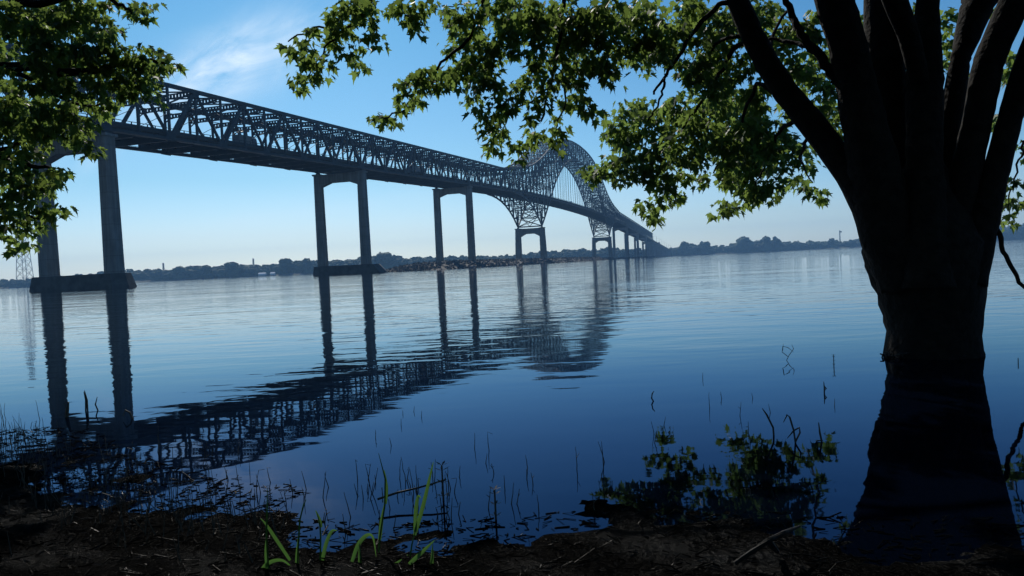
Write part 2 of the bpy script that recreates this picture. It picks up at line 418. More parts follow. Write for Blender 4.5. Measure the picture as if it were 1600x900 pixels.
bridge = empty('truss_bridge', O, 'long steel truss bridge with a tall arch on paired concrete columns', 'bridge')
def members(name, items, material=STEEL, parent=bridge, limit=100):
    """items: (distance, MB); the nearest `limit` are parts of their own, the rest one part"""
    items = sorted(items, key=lambda t: t[0]); rest = MB()
    for k, (_, b_) in enumerate(items):
        if not b_.v: continue
        if k < limit: b_.build(name, material, parent)
        else: rest.add(b_.v, b_.f)
    if rest.v: tag(rest.build(name, material, parent), kind='stuff')
def dist(s): return float(np.linalg.norm(O+D*s))
chord_top, chord_low, chord_floor = [], [], []
verts, diags, struts, lats, floors, hang, postl = [], [], [], [], [], [], []
for side in (-1, 1):
    o = side*HW
    bt, bl, bf = MB(), MB(), MB()
    for (sa, _), (sb, _) in zip(nodes[:-1], nodes[1:]):
        bt.bar(P(sa-.2, o, top_z(sa)), P(sb+.2, o, top_z(sb)), .85, 1.0, NN)
        za, zb = low_z(sa), low_z(sb)
        same = abs(za-Bz(sa)-.4) < .3 and abs(zb-Bz(sb)-.4) < .3
        if not same: bl.bar(P(sa, o, za), P(sb, o, zb), .85, 1.0, NN)
        bf.bar(P(sa, o, Bz(sa)+.45), P(sb, o, Bz(sb)+.45), .70, .9, NN)
    bt.build('top_chord', STEEL, bridge); bl.build('arch_chord', STEEL, bridge); bf.build('bottom_chord', STEEL, bridge)
    for i, (s, apex) in enumerate(nodes):
        zt, zl, zb = top_z(s), low_z(s), Bz(s)+.5
        b = MB(); ww = .48 if not zone(s) else .65
        lo = min(zl, zb) if zl < zb+8 else zl
        b.bar(P(s, o, lo), P(s, o, zt), ww, .62, NN)
        verts.append((dist(s), b))
        if zl >= zb+8 or (zl > zb+.6):        # suspended floor: hangers
            h = MB(); h.bar(P(s, o, zb), P(s, o, zl), .22, .22, NN); hang.append((dist(s), h))
        if i+1 < len(nodes):
            s2, apex2 = nodes[i+1]
            b = MB(); deep = zone((s+s2)/2) and abs((s+s2)/2-MID) < 238
            zt2, zl2 = top_z(s2), low_z(s2)
            if not deep:
                k = [p for p in PIERS if p <= s+.1]
                st = max(k) if k else S0
                f = (s-st)/124.
                if apex2: b.bar(P(s, o, zl), P(s2, o, zt2), .65, .85 if f < .5 else .52, NN)
                else: b.bar(P(s, o, zt), P(s2, o, zl2), .65, .52 if f < .5 else .85, NN)
            else:
                H = zt-zl; H2 = zt2-zl2
                away = (s2 < 411.8+1) or (579 < s2 <= 747.2+1)       # K bracing opens towards the piers
                m1, m2 = (zl+zt)/2, (zl2+zt2)/2
                if max(H, H2) > 20:
                    if away:
                        b.bar(P(s, o, m1), P(s2, o, zt2), .6, .65, NN); b.bar(P(s, o, m1), P(s2, o, zl2), .6, .65, NN)
                    else:
                        b.bar(P(s, o, zt), P(s2, o, m2), .6, .65, NN); b.bar(P(s, o, zl), P(s2, o, m2), .6, .65, NN)
                    b.bar(P(s, o, m1), P(s2, o, m2), .35, .4, NN)
                elif apex2: b.bar(P(s, o, zl), P(s2, o, zt2), .6, .65, NN)
                else: b.bar(P(s, o, zt), P(s2, o, zl2), .6, .65, NN)
            diags.append((dist(s), b))
def ladder(b, s, z, depth, fine):
    """laced transverse strut between the trusses, with arched ends"""
    zz = (z, z-depth)
    for z_ in zz: b.bar(P(s, -HW, z_), P(s, HW, z_), .36, .32, D)
    step = 1.05 if fine else 2.1
    for k in np.arange(-HW+.7, HW-.5, step):
        b.bar(P(s, k, zz[0]), P(s, k, zz[1]), .34, .5, D)
for i, (s, apex) in enumerate(nodes):
    zt = top_z(s); b = MB(); near = s < 330
    ladder(b, s, zt+.1, 1.05, near)
    if not (zone(s) and zt-Bz(s) > 16):
        ladder(b, s, zt-2.9, .95, near)
        for sg in (-1, 1):                     # arched knee pieces
            b.bar(P(s, sg*HW, zt-5.1), P(s, sg*(HW-1.4), zt-4.2), .24, .24, D)
            b.bar(P(s, sg*(HW-1.4), zt-4.2), P(s, sg*(HW-4.2), zt-3.85), .24, .24, D)
            b.bar(P(s, sg*HW, zt-1.8), P(s, sg*(HW-2.4), zt-1.15), .3, .3, D)
    else:
        lo = max(Bz(s)+9.5, low_z(s)+.3 if low_z(s) > Bz(s)+9.5 else 0)
        H = zt-lo; n = max(1, int(H/9))
        for j in range(n):
            za, zb_ = zt-H*j/n, zt-H*(j+1)/n
            b.bar(P(s, -HW, za), P(s, HW, zb_), .3, .32, D); b.bar(P(s, HW, za), P(s, -HW, zb_), .3, .32, D)
            ladder(b, s, zb_+.5, .8, False)
    struts.append((dist(s), b))
    # sway frames below the floor at the haunches
    zl = low_z(s)
    if zl < Bz(s)-3:
        b = MB(); b.bar(P(s, -HW, zl), P(s, HW, zl), .45, .6, D)
        H = Bz(s)-zl
        n = 2 if H > 12 else 1
        for j in range(n):
            za, zb_ = zl+H*j/n, zl+H*(j+1)/n
            b.bar(P(s, -HW, zb_), P(s, 0, za), .35, .4, D); b.bar(P(s, HW, zb_), P(s, 0, za), .35, .4, D)
            b.bar(P(s, -HW, zb_), P(s, HW, zb_), .35, .4, D)
        postl.append((dist(s), b))
    if i+1 < len(nodes):
        s2 = nodes[i+1][0]; z2 = top_z(s2)
        for sg in (-1, 1):
            b = MB(); b.bar(P(s, sg*HW, zt), P(s2, -sg*HW, z2), .45, .34, NN); lats.append((dist(s), b))
        if low_z((s+s2)/2) > Bz(s)+9 or low_z((s+s2)/2) < Bz(s)-3:
            for sg in (-1, 1):
                b = MB(); b.bar(P(s, sg*HW, low_z(s)), P(s2, -sg*HW, low_z(s2)), .4, .34, NN); lats.append((dist(s), b))
        # thin rod bracing from the bottom of one panel to mid-height of the next (seen as fine lines)
        if s < 360:
            b = MB()
            for sg in (-1, 1):
                b.bar(P(s, sg*HW, Bz(s)+6.9), P(s2, sg*HW, Bz(s2)+6.9), .15, .16, NN)
                b.bar(P(s, sg*(HW-.1), Bz(s)+2.2), P(s2, sg*(HW-.1), Bz(s2)+6.9), .1, .12, NN)
            diags.append((dist(s)+400, b))
    # floor beam
    b = MB(); z0 = Bz(s)
    prof = [(-HW, z0+.2), (-HW+2.2, z0-.1), (HW-2.2, z0-.1), (HW, z0+.2)]
    for (o1, z1), (o2, z2) in zip(prof[:-1], prof[1:]):
        b.hexa([P(s-.2, o1, z1), P(s-.2, o2, z2), P(s+.2, o2, z2), P(s+.2, o1, z1), P(s-.2, o1, z0+1.75), P(s-.2, o2, z0+1.75), P(s+.2, o2, z0+1.75), P(s+.2, o1, z0+1.75)])
    floors.append((dist(s), b))
members('vertical', verts); members('diagonal', diags); members('sway_frame', struts); members('top_lateral', lats)
members('floor_beam', floors); members('hanger', hang); members('haunch_frame', postl)
# gusset plates on the near spans
gus = []
for side in (-1, 1):
    for i, (s, apex) in enumerate(nodes):
        if s > 300 or s < -30: continue
        b = MB(); o = side*(HW+.36)
        z = top_z(s)-.55 if apex else Bz(s)+1.05
        w, h = (1.5, 1.1) if apex else (1.9, 1.25)
        b.hexa([P(s-w, o-.04, z-h*(.3 if apex else 1)), P(s+w, o-.04, z-h*(.3 if apex else 1)), P(s+w, o+.04, z-h*(.3 if apex else 1)), P(s-w, o+.04, z-h*(.3 if apex else 1)),
                P(s-w*.8, o-.04, z+.6), P(s+w*.8, o-.04, z+.6), P(s+w*.8, o+.04, z+.6), P(s-w*.8, o+.04, z+.6)] if not apex else
               [P(s-w*.55, o-.04, z-h), P(s+w*.55, o-.04, z-h), P(s+w*.55, o+.04, z-h), P(s-w*.55, o+.04, z-h),
                P(s-w, o-.04, z+.5), P(s+w, o-.04, z+.5), P(s+w, o+.04, z+.5), P(s-w, o+.04, z+.5)])
        gus.append((dist(s), b))
members('gusset_plate', gus)
# deck, stringers, barriers, railings
SL = list(np.arange(S0, S1, 10.3)) + [S1]
S2 = 1840.0                                    # the plate-girder approach on the far bank
def deckz(s):
    if s <= S1: return Bz(s)+1.75
    return Bz(S1)+1.75 - .0383*(s-S1)
SLL = SL + list(np.arange(S1+20, S2, 40)) + [S2]
def strip(name, o0, o1, za, zb, ss, material, parent=bridge):
    b = MB()
    for p, q in zip(ss[:-1], ss[1:]):
        b.hexa([P(p, o0, deckz(p)+za), P(p, o1, deckz(p)+za), P(q, o1, deckz(q)+za), P(q, o0, deckz(q)+za),
                P(p, o0, deckz(p)+zb), P(p, o1, deckz(p)+zb), P(q, o1, deckz(q)+zb), P(q, o0, deckz(q)+zb)])
    return b.build(name, material, parent)
deck = strip('deck', -8.3, 8.3, 0, .35, SLL, ASPH)
for o in (-6.2, -3.1, 0, 3.1, 6.2): strip('stringer', o-.2, o+.2, -.62, -.01, SL, STEEL)
for sg in (-1, 1):
    bar_ = strip('barrier', sg*8.3-.22, sg*8.3+.22, .352, 1.05, SLL, STEEL)
    b = MB()
    for p, q in zip(SLL[:-1], SLL[1:]):
        b.bar(P(p, sg*8.3, deckz(p)+1.62), P(q, sg*8.3, deckz(q)+1.62), .12, .14, NN)
        n = 4 if p < 420 else 2
        for k in range(n):
            s = p+(q-p)*(k+.5)/n
            b.bar(P(s, sg*8.3, deckz(s)+1.0), P(s, sg*8.3, deckz(s)+1.62), .12, .3, NN)
    b.build('railing', STEEL, bar_)
    b = MB()                                   # inspection walkway rail hung along the bottom chord
    for p, q in zip(SL[:-1], SL[1:]):
        b.bar(P(p, sg*(HW+.62), Bz(p)+.12), P(q, sg*(HW+.62), Bz(q)+.12), .5, .1, NN)
        b.bar(P(p, sg*(HW+.8), Bz(p)+1.25), P(q, sg*(HW+.8), Bz(q)+1.25), .07, .08, NN)
        for k in range(5):
            s = p+(q-p)*(k+.5)/5
            b.bar(P(s, sg*(HW+.8), Bz(s)+.12), P(s, sg*(HW+.8), Bz(s)+1.25), .07, .09, NN)
    b.build('catwalk', STEEL, bridge)
# piers
def oct_column(b, s, o, z0, z1, wn0, wd0, wn1, wd1, o1=None, rec=.18):
    """tapered column: chamfered corners and a shallow recessed panel on each face"""
    o1 = o if o1 is None else o1
    def ring(oc, wn, wd, z):
        c = .16*wn; r = rec
        q = [(-wd/2, -wn/2+c), (-wd/2, -wn*.16), (-wd/2+r, -wn*.13), (-wd/2+r, wn*.13), (-wd/2, wn*.16), (-wd/2, wn/2-c),
             (-wd/2+c, wn/2), (-wd*.16, wn/2), (-wd*.13, wn/2-r), (wd*.13, wn/2-r), (wd*.16, wn/2), (wd/2-c, wn/2),
             (wd/2, wn/2-c), (wd/2, -wn/2+c), (wd/2-c, -wn/2), (wd*.16, -wn/2), (wd*.13, -wn/2+r), (-wd*.13, -wn/2+r), (-wd*.16, -wn/2), (-wd/2+c, -wn/2)]
        return [P(s+a, oc+b_, z) for a, b_ in q]
    r0, r1 = ring(o, wn0, wd0, z0), ring(o1, wn1, wd1, z1); n = len(r0)
    b.add(r0+r1, [(i, (i+1) % n, (i+1) % n+n, i+n) for i in range(n)]+[tuple(range(n))[::-1], tuple(range(n, 2*n))])
def pier(s, ztop, zfoot, wn0, wn1, wd0, wd1, ext, nose, beam_d, haunch, water=True, ptop=HW, pbot=HW):
    b = MB()                                   # cross beam with haunched soffit, butting the columns
    inn = ptop-wn1/2+.15; t = wd1*.42
    prof = [(-inn, beam_d+haunch), (-inn+4.2, beam_d), (inn-4.2, beam_d), (inn, beam_d+haunch)]
    for (o1, d1), (o2, d2) in zip(prof[:-1], prof[1:]):
        b.hexa([P(s-t, o1, ztop-d1), P(s-t, o2, ztop-d2), P(s+t, o2, ztop-d2), P(s+t, o1, ztop-d1),
                P(s-t, o1, ztop-.3), P(s-t, o2, ztop-.3), P(s+t, o2, ztop-.3), P(s+t, o1, ztop-.3)])
    pr = b.build('pier', CONC, bridge)
    for sg in (-1, 1):
        c = MB(); oct_column(c, s, sg*pbot, zfoot, ztop-.6, wn0, wd0, wn1, wd1, sg*ptop)
        k = .25
        c.box(0, 0, 0, 0, 0, 0) if False else None
        w = wn1/2+k; d = wd1/2+k
        c.hexa([P(s-d, sg*ptop-w, ztop-.6), P(s-d, sg*ptop+w, ztop-.6), P(s+d, sg*ptop+w, ztop-.6), P(s+d, sg*ptop-w, ztop-.6),
                P(s-d, sg*ptop-w, ztop), P(s-d, sg*ptop+w, ztop), P(s+d, sg*ptop+w, ztop), P(s+d, sg*ptop-w, ztop)])
        c.build('column', CONC, pr)
        bb = MB()
        bb.hexa([P(s-.8, sg*ptop-.7, ztop), P(s-.8, sg*ptop+.7, ztop), P(s+.8, sg*ptop+.7, ztop), P(s+.8, sg*ptop-.7, ztop)]+
                [P(s-.5, sg*ptop-.5, ztop+.75), P(s-.5, sg*ptop+.5, ztop+.75), P(s+.5, sg*ptop+.5, ztop+.75), P(s+.5, sg*ptop-.5, ztop+.75)])
        bb.build('bearing', STEEL, pr)
    f = MB(); d0, d1 = wd0/2+1.9, wd0/2+1.3
    lo0, lo1 = -pbot-ext[0], pbot+ext[1]
    for (za, zb, g0, g1, da, db) in ((-2.0, zfoot, nose[0]*1.5, 0, d0, d1),):
        n0, n1 = nose
        # plan: pointed ends
        def ring(z, k, dd):
            return [P(s-dd, lo0+n0*k, z), P(s-dd, lo1-n1*k, z), P(s, lo1-n1*k+dd*.35, z), P(s+dd, lo1-n1*k, z), P(s+dd, lo0+n0*k, z), P(s, lo0+n0*k-dd*.35, z)]
        r0, r1 = ring(-2., -.5, d0+.3), ring(zfoot, 1., d1)
        f.add(r0+r1, [(i, (i+1) % 6, (i+1) % 6+6, i+6) for i in range(6)]+[tuple(range(6))[::-1], tuple(range(6, 12))])
    f.build('footing', FOOT, pr)
    return pr
for s in PIERS:
    z = Bz(s)-.75
    if s == 123.4: pier(s, z, 3.6, 3.5, 3.0, 3.5, 3.0, (2.6, 7.6), (.2, 3.4), 3.6, 1.5)
    elif s <= 0: pier(s, z, 3.3, 3.6, 3.0, 3.6, 3.1, (2.4, 2.7), (.5, 1.0), 3.6, 1.5)
    else: pier(s, z, 2.6 if s > 300 else 3.0, 3.7, 3.2, 3.6, 3.2, (3., 3.), (.5, .5), 3.4, 1.5)
for s in (411.8, 747.2):
    pier(s, 27.6, 3.2, 4.7, 3.9, 4.6, 3.8, (3., 3.), (.5, .5), 4.4, 2.2, pbot=HW+.5)
    # bearings' tie strut on top of the pier
    b = MB(); b.bar(P(s, -HW, 28.7), P(s, HW, 28.7), .7, .9, D); b.build('tie_strut', STEEL, bridge)
# far approach: plate girders on wall piers
for sg in (-1, 1): strip('plate_girder', sg*6.6-.3, sg*6.6+.3, -3.2, -.01, [S1+3]+list(np.arange(S1+20, S2, 40))+[S2], STEEL)
wallp = []
for s in np.arange(S1+38, S2-20, 36):
    b = MB(); z1 = deckz(s)-3.25
    if z1 < 3: continue
    b.hexa([P(s-1.2, -7.6, -1), P(s-1.2, 7.6, -1), P(s+1.2, 7.6, -1), P(s+1.2, -7.6, -1), P(s-1., -7.2, z1), P(s-1., 7.2, z1), P(s+1., 7.2, z1), P(s+1., -7.2, z1)])
    b.build('wall_pier', CONC, bridge)

# riprap island under the bridge
tip = on_water(612, 425.0); s_t = (tip-O)@D; o_t = (tip-O)@NN
isl = MB(); ns, no = 60, 9
SI = np.linspace(max(s_t, 150), 700, ns)
r2 = random.Random(5)
def isl_prof(s):
    k = (s-SI[0])/(SI[-1]-SI[0]); e = min(1, (s-SI[0])/55, (SI[-1]-s)/40)
    return max(0.02, e)**.6
for s in SI:
    e = isl_prof(s); w = 6+19*e; zc = -.6+4.2*e
    for j in range(no):
        u = j/(no-1)*2-1
        z = -1.2+(zc+1.2)*max(0, 1-max(0, abs(u)-.45)/.55)+r2.uniform(-.25, .25)*e
        isl.v.append(tuple(P(s+r2.uniform(-1, 1), o_t*0+u*w+r2.uniform(-.4, .4), z)))
isl.f = [(i*no+j, i*no+j+1, (i+1)*no+j+1, (i+1)*no+j) for i in range(ns-1) for j in range(no-1)]
tag(isl.build('riprap_island', FOOT), kind='structure')
def rock_verts(c, r, rr):
    d = [(1, 0, 0), (-1, 0, 0), (0, 1, 0), (0, -1, 0), (0, 0, 1), (0, 0, -1)]
    q = [np.array(c)+np.array(k)*r*rr.uniform(.55, 1.25)+np.array([rr.uniform(-.2, .2) for _ in range(3)])*r for k in d]
    return q, [(0, 2, 4), (2, 1, 4), (1, 3, 4), (3, 0, 4), (2, 0, 5), (1, 2, 5), (3, 1, 5), (0, 3, 5)]
rk = MB()
for _ in range(5200):
    s = SI[0]+(SI[-1]-SI[0])*r2.random()**1.5; e = isl_prof(s); w = 6+19*e; u = r2.uniform(.0, 1.0)*(1 if r2.random() < .7 else -1)
    zc = -.6+4.2*e
    z = -1.2+(zc+1.2)*max(0, 1-max(0, abs(u)-.45)/.55)
    if z < -.4: continue
    rk.add(*rock_verts(P(s, u*w, z+.1), r2.uniform(.35, 1.0), r2))
tag(rk.build('riprap_rocks', STONE), 'grey broken rocks heaped along the low island under the bridge', 'rocks', kind='stuff')

# ------------------------------------------------------------------ vehicles on the bridge
def on_deck(name, s, o, label, cat, heading=1, group=None):
    """local x forward, y to the left, z up"""
    base = P(s, o, deckz(s)+.354); e = empty(name, base, label, cat, group)
    sl = (Bz(s+2)-Bz(s-2))/4 if s < S1 else -.0383
    def T(x, y, z): return base + D*x*heading + NN*(-y)*heading + np.array([0, 0, z+sl*x*heading])
    return e, T
def tbox(T, x0, x1, y0, y1, z0, z1, tx0=0, tx1=0):
    b = MB(); b.hexa([T(x0,y0,z0),T(x1,y0,z0),T(x1,y1,z0),T(x0,y1,z0),T(x0+tx0,y0,z1),T(x1-tx1,y0,z1),T(x1-tx1,y1,z1),T(x0+tx0,y1,z1)]); return b
def wheel(T, x, y, r, w, par):
    b = MB(); b.tube([T(x, y-w/2, r), T(x, y+w/2, r)], r, 14); b.build('wheel', RUBB, par)
e, T = on_deck('crane_truck', 57.5, 5.2, 'dark work truck with raised boom and white cab roof on the nearest span', 'truck')
tbox(T, -4.6, 4.4, -1.1, 1.1, .75, 1.1).build('chassis', GREYP, e)
tbox(T, -4.6, 1.7, -1.25, 1.25, 1.12, 3.5, .1, .1).build('body', GREYP, e)
cb = tbox(T, 2.1, 4.4, -1.2, 1.2, 1.12, 3.0, 0, .5).build('cab', BLUEP, e)
tbox(T, 2.2, 3.8, -1.1, 1.1, 3.003, 3.25, .1, .6).build('roof', WHITE, cb)
tbox(T, 4.02, 4.30, -1.0, 1.0, 2.0, 2.75, .0, .2).build('windscreen', GLASS, cb)
b = MB(); b.bar(T(.9, 0, 3.45), T(.5, 0, 5.2), .55, .6); b.bar(T(.6, 0, 5.1), T(-3.4, 0, 4.1), .4, .45); b.build('boom', GREYP, e)
tbox(T, .0, 1.3, -.75, .75, 4.85, 5.9, .15, .15).build('bucket', GREYP, e)
for x in (-3.4, -2.2, 3.2):
    for y in (-1.0, 1.0): wheel(T, x, y, .52, .35, e)
e, T = on_deck('semi_trailer_truck', 188, 5.2, 'dark box semi-trailer truck on the bridge span beside the third pair of columns', 'truck')
tbox(T, -8.6, 3.8, -1.28, 1.28, 1.2, 4.1).build('trailer', BLUEP, e)
cb = tbox(T, 4.4, 7.2, -1.22, 1.22, 1.0, 3.6, .2, .9).build('cab', GREYP, e)
tbox(T, 6.55, 7.02, -1.0, 1.0, 2.3, 3.2, .0, .35).build('windscreen', GLASS, cb)
tbox(T, -8.4, 6.8, -.5, .5, .75, 1.0).build('chassis', GREYP, e)
for x in (-7.2, -5.9, 3.6, 4.9, 6.4):
    for y in (-1.0, 1.0): wheel(T, x, y, .52, .4, e)
def car(s, o, label, m):
    e, T = on_deck('car', s, o, label, 'car')
    tbox(T, -2.2, 2.2, -.9, .9, .35, 1.0, .1, .15).build('body', m, e)
    tbox(T, -1.7, 1.0, -.8, .8, 1.003, 1.65, .35, .6).build('cabin', GLASS, e)
    for x in (-1.35, 1.35):
        for y in (-.8, .8): wheel(T, x, y, .33, .22, e)
car(520, 5.0, 'small pale car on the main span, first of the three behind the hangers', WHITE)
e, T = on_deck('delivery_van', 548, 5.0, 'tall white van on the main span between the two small cars', 'van')
tbox(T, -2.9, 1.5, -1., 1., .45, 2.7).build('body', WHITE, e)
tbox(T, 1.503, 2.9, -.98, .98, .45, 2.2, 0, .9).build('cab', WHITE, e)
for x in (-1.9, 1.9):
    for y in (-.9, .9): wheel(T, x, y, .36, .25, e)
car(573, 5.0, 'small dark car on the main span, farthest of the three behind the hangers', BLUEP)
e, T = on_deck('box_truck', 1490, 3.0, 'dark box truck coming down the far approach ramp among the lamp posts', 'truck')
tbox(T, -5.5, 3.0, -1.7, 1.7, 1.0, 6.4).build('body', BLUEP, e)
tbox(T, 3.2, 5.6, -1.4, 1.4, .9, 4.2, 0, .7).build('cab', GREYP, e)
for x in (-4, 4):
    for y in (-1.2, 1.2): wheel(T, x, y, .6, .4, e)
# lamp posts on the far ramp
places = ['nearest the end of the truss', 'second along from the truss', 'third along from the truss', 'fourth along, before the box truck',
          'just before the box truck', 'just past the box truck', 'third from the bottom of the ramp', 'second from the bottom of the ramp', 'last one at the bottom of the ramp']
for k, s in enumerate(np.linspace(1310, 1800, 9)):
    z = deckz(s)+1.05
    e = empty('street_lamp', P(s, 8.3, z), 'thin lamp post on the far approach ramp, '+places[k], 'street lamp', 'lamp posts on the far approach')
    b = MB(); b.tube([P(s, 8.3, z), P(s, 8.3, z+11)], [.22, .14], 6); b.build('pole', GALV, e)
    b = MB(); b.bar(P(s, 8.3, z+11), P(s, 5.8, z+11.6), .16, .16); ar = b.build('arm', GALV, e)
    b = MB(); b.bar(P(s, 5.8, z+11.55), P(s, 4.9, z+11.6), .35, .2); b.build('lamp_head', GREYP, e)

# ------------------------------------------------------------------ far shore trees
ICO = None
def ico():
    global ICO
    if ICO is None:
        import bmesh
        bm = bmesh.new(); bmesh.ops.create_icosphere(bm, subdivisions=2, radius=1)
        ICO = (np.array([v.co[:] for v in bm.verts]), [tuple(v.index for v in f.verts) for f in bm.faces]); bm.free()
    return ICO
def crown(b, c, h, w, rr, n=5):
    v, f = ico()
    for k in range(n):
        rad = w*rr.uniform(.17, .34)
        zc = h*(rr.uniform(.40, .90) if k else .66)
        cc = np.array(c)+np.array([rr.uniform(-.55, .55)*w*(1.25-zc/h), rr.uniform(-.4, .4)*w, zc])
        sc = np.array([rad, rad, min(rad*rr.uniform(.7, 1.1), (h-zc)*1.1+.02*h)])
        jit = nrng.uniform(.6, 1.3, (len(v), 1))
        b.add(v*jit*sc+cc, f)
    # skirt down to the ground
    b.add(v*nrng.uniform(.75, 1.15, (len(v), 1))*np.array([w*.5, w*.5, h*.36])+np.array(c)+np.array([0, 0, h*.26]), f)
HP = [(-150, 14), (0, 13), (46, 13), (110, 15), (200, 20), (215, 19), (250, 19), (275, 18), (300, 20), (330, 18), (370, 20), (410, 16), (430, 16), (455, 21), (485, 19), (545, 20), (590, 24), (612, 24), (640, 17), (680, 17),
      (720, 16), (760, 15), (800, 15), (850, 17), (900, 18), (960, 17), (1000, 14), (1030, 12), (1060, 15), (1075, 18), (1110, 15), (1140, 14), (1165, 18), (1200, 17), (1250, 14), (1290, 12), (1345, 13), (1450, 17), (1560, 23), (1620, 26), (1800, 24)]
hx, hy = zip(*HP)
rt = random.Random(21)
for (x0, x1, lab) in ((-150, 490, 'far wooded shore left of the second pair of bridge columns'), (490, 1060, 'far wooded shore seen between the bridge columns'), (1060, 1800, 'far wooded shore right of the bridge landing')):
    b = MB(); x = x0
    while x < x1:
        for row in (0, 1, 2):
            px = x+rt.uniform(-2, 2); X, Y = shore_dist(px)
            Y2 = Y+8+row*16+rt.uniform(0, 8); X2 = X*Y2/Y
            h = np.interp(px, hx, hy)*Y/1160*rt.uniform(.74, .98)*(.78+.12*row)
            crown(b, (X2, Y2, .6+row), h, h*rt.uniform(.75, 1.1), rt, 7)
        x += rt.uniform(3.6, 6.5)
    tag(b.build('shore_wood', FOLI), lab, 'woods', kind='stuff')
SOLO = [(281, 23, 1.1, 'broad round far tree on the left shore, leftmost of the taller crowns'),
        (322, 22, 1.0, 'rounded far tree on the left shore with a notch of sky on its left'),
        (366, 25, 1.3, 'wide flat-topped far tree on the left shore below the right mast'),
        (446, 27, 1.0, 'tall domed far tree just right of the white roofs on the left shore'),
        (478, 26, .8, 'narrow domed far tree beside the second pair of bridge columns'),
        (603, 29, 1.4, 'large far tree clump standing just right of the second pier footing'),
        (1070, 25, .8, 'loose open-crowned far tree nearest the end of the bridge ramp'),
        (1103, 23, .8, 'pointed far tree standing second right of the bridge ramp'),
        (1164, 27, 1.1, 'biggest domed far tree on the right shore, wide and rounded'),
        (1198, 27, .8, 'tall narrow domed far tree right of the biggest domed one'),
        (1214, 24, .8, 'lower rounded far tree right of the two biggest domed ones'),
        (1300, 17, .7, 'small dark pointed far tree left of the radio mast')]
for px, hpx, asp, lab in SOLO:
    X, Y = shore_dist(px); h = hpx*.9*Y/1160
    e = empty('shore_tree', (X*(Y+6)/Y, Y+6, .8), lab, 'tree')
    b = MB(); crown(b, (X*(Y+6)/Y, Y+6, .8), h, h*asp*.8, rt, 26); b.build('crown', FOLI, e)
    b = MB(); b.tube([(X*(Y+6)/Y, Y+6, .5), (X*(Y+6)/Y, Y+6, h*.6)], [h*.03, h*.015], 6); b.build('trunk', BARK, e)
# masts, pylon, houses
def lattice(name, px, top, base_w, Y, label, cat, arms=(), mat_=GALV, r=.35, taper=.12):
    zt = at(px, top, Y)[2]; c = at(px, 420, Y); c[2] = 2.0
    e = empty(name, c, label, cat)
    H = zt-2; b = MB(); n = max(6, int(H/(base_w*.62)))
    def w(t): return base_w/2*((1-t)**1.0*(1-taper)+taper)
    lv = [1-(1-i/n)**1.15 for i in range(n+1)]
    for i in range(n):
        t0, t1 = lv[i], lv[i+1]; w0, w1 = w(t0), w(t1); z0, z1 = 2+H*t0, 2+H*t1
        q0 = [c*[1, 1, 0]+np.array([a*w0, d*w0, z0]) for a, d in ((-1,-1),(1,-1),(1,1),(-1,1))]
        q1 = [c*[1, 1, 0]+np.array([a*w1, d*w1, z1]) for a, d in ((-1,-1),(1,-1),(1,1),(-1,1))]
        for k in range(4):
            b.bar(q0[k], q1[k], r, r); b.bar(q0[k], q1[(k+1) % 4], r*.6, r*.6); b.bar(q0[(k+1) % 4], q1[k], r*.6, r*.6); b.bar(q1[k], q1[(k+1) % 4], r*.5, r*.5)
    b.build('lattice', mat_, e)
    for (t, L) in arms:
        b = MB(); z = 2+H*t
        for sg in (-1, 1):
            b.bar((c[0], c[1], z+L*.12), (c[0]+sg*L, c[1], z), r, r); b.bar((c[0], c[1], z-L*.05), (c[0]+sg*L, c[1], z), r, r)
        b.build('cross_arm', mat_, e)
    return e
lattice('power_pylon', 38, 305, 21, 1380, 'tall grey lattice power pylon on the far shore beside the left bridge columns', 'pylon', ((.80, 14), (.9, 11), (.98, 8)), r=.75, taper=.22)
lattice('radio_mast', 255.5, 411, 3.2, 1500, 'thin far mast rising above the woods, left of the other shore mast', 'mast', r=.5, taper=.6)
lattice('radio_mast', 396.5, 404, 3.2, 1500, 'thin far mast above the woods right of the wide flat-topped tree', 'mast', r=.5, taper=.6)
e = lattice('radio_mast', 1314, 360, 2.2, 2050, 'slim radio mast with an antenna head above the right-hand woods, left of the big trunk', 'mast', r=.5, taper=.7)
b = MB(); q = at(1314, 361, 2050); b.tube([q-np.array([0, 0, 4]), q], 2.0, 8); b.build('antenna', GALV, e)
for px, py, w, lab in ((409.5, 427.5, 13, 'larger white roofed house low on the left wooded shore'), (426, 424.5, 8, 'smaller white house right of the larger one on the left wooded shore')):
    X, Y = shore_dist(px); Y -= 3; c = at(px, 420, Y); e = empty('house', (c[0], Y, 1.2), lab, 'house')
    b = MB(); b.box(c[0]-w/2, c[0]+w/2, Y-3, Y+3, 1.2, 4.0); b.build('wall', WHITE, e)
    b = MB(); b.add([(c[0]-w/2-.4, Y-3.5, 4.0), (c[0]+w/2+.4, Y-3.5, 4.0), (c[0]+w/2+.4, Y+3.5, 4.0), (c[0]-w/2-.4, Y+3.5, 4.0), (c[0]-w/2, Y, 6.4), (c[0]+w/2, Y, 6.4)],
                    [(0, 1, 5, 4), (2, 3, 4, 5), (1, 2, 5), (3, 0, 4), (0, 3, 2, 1)]); b.build('roof', WHITE, e)

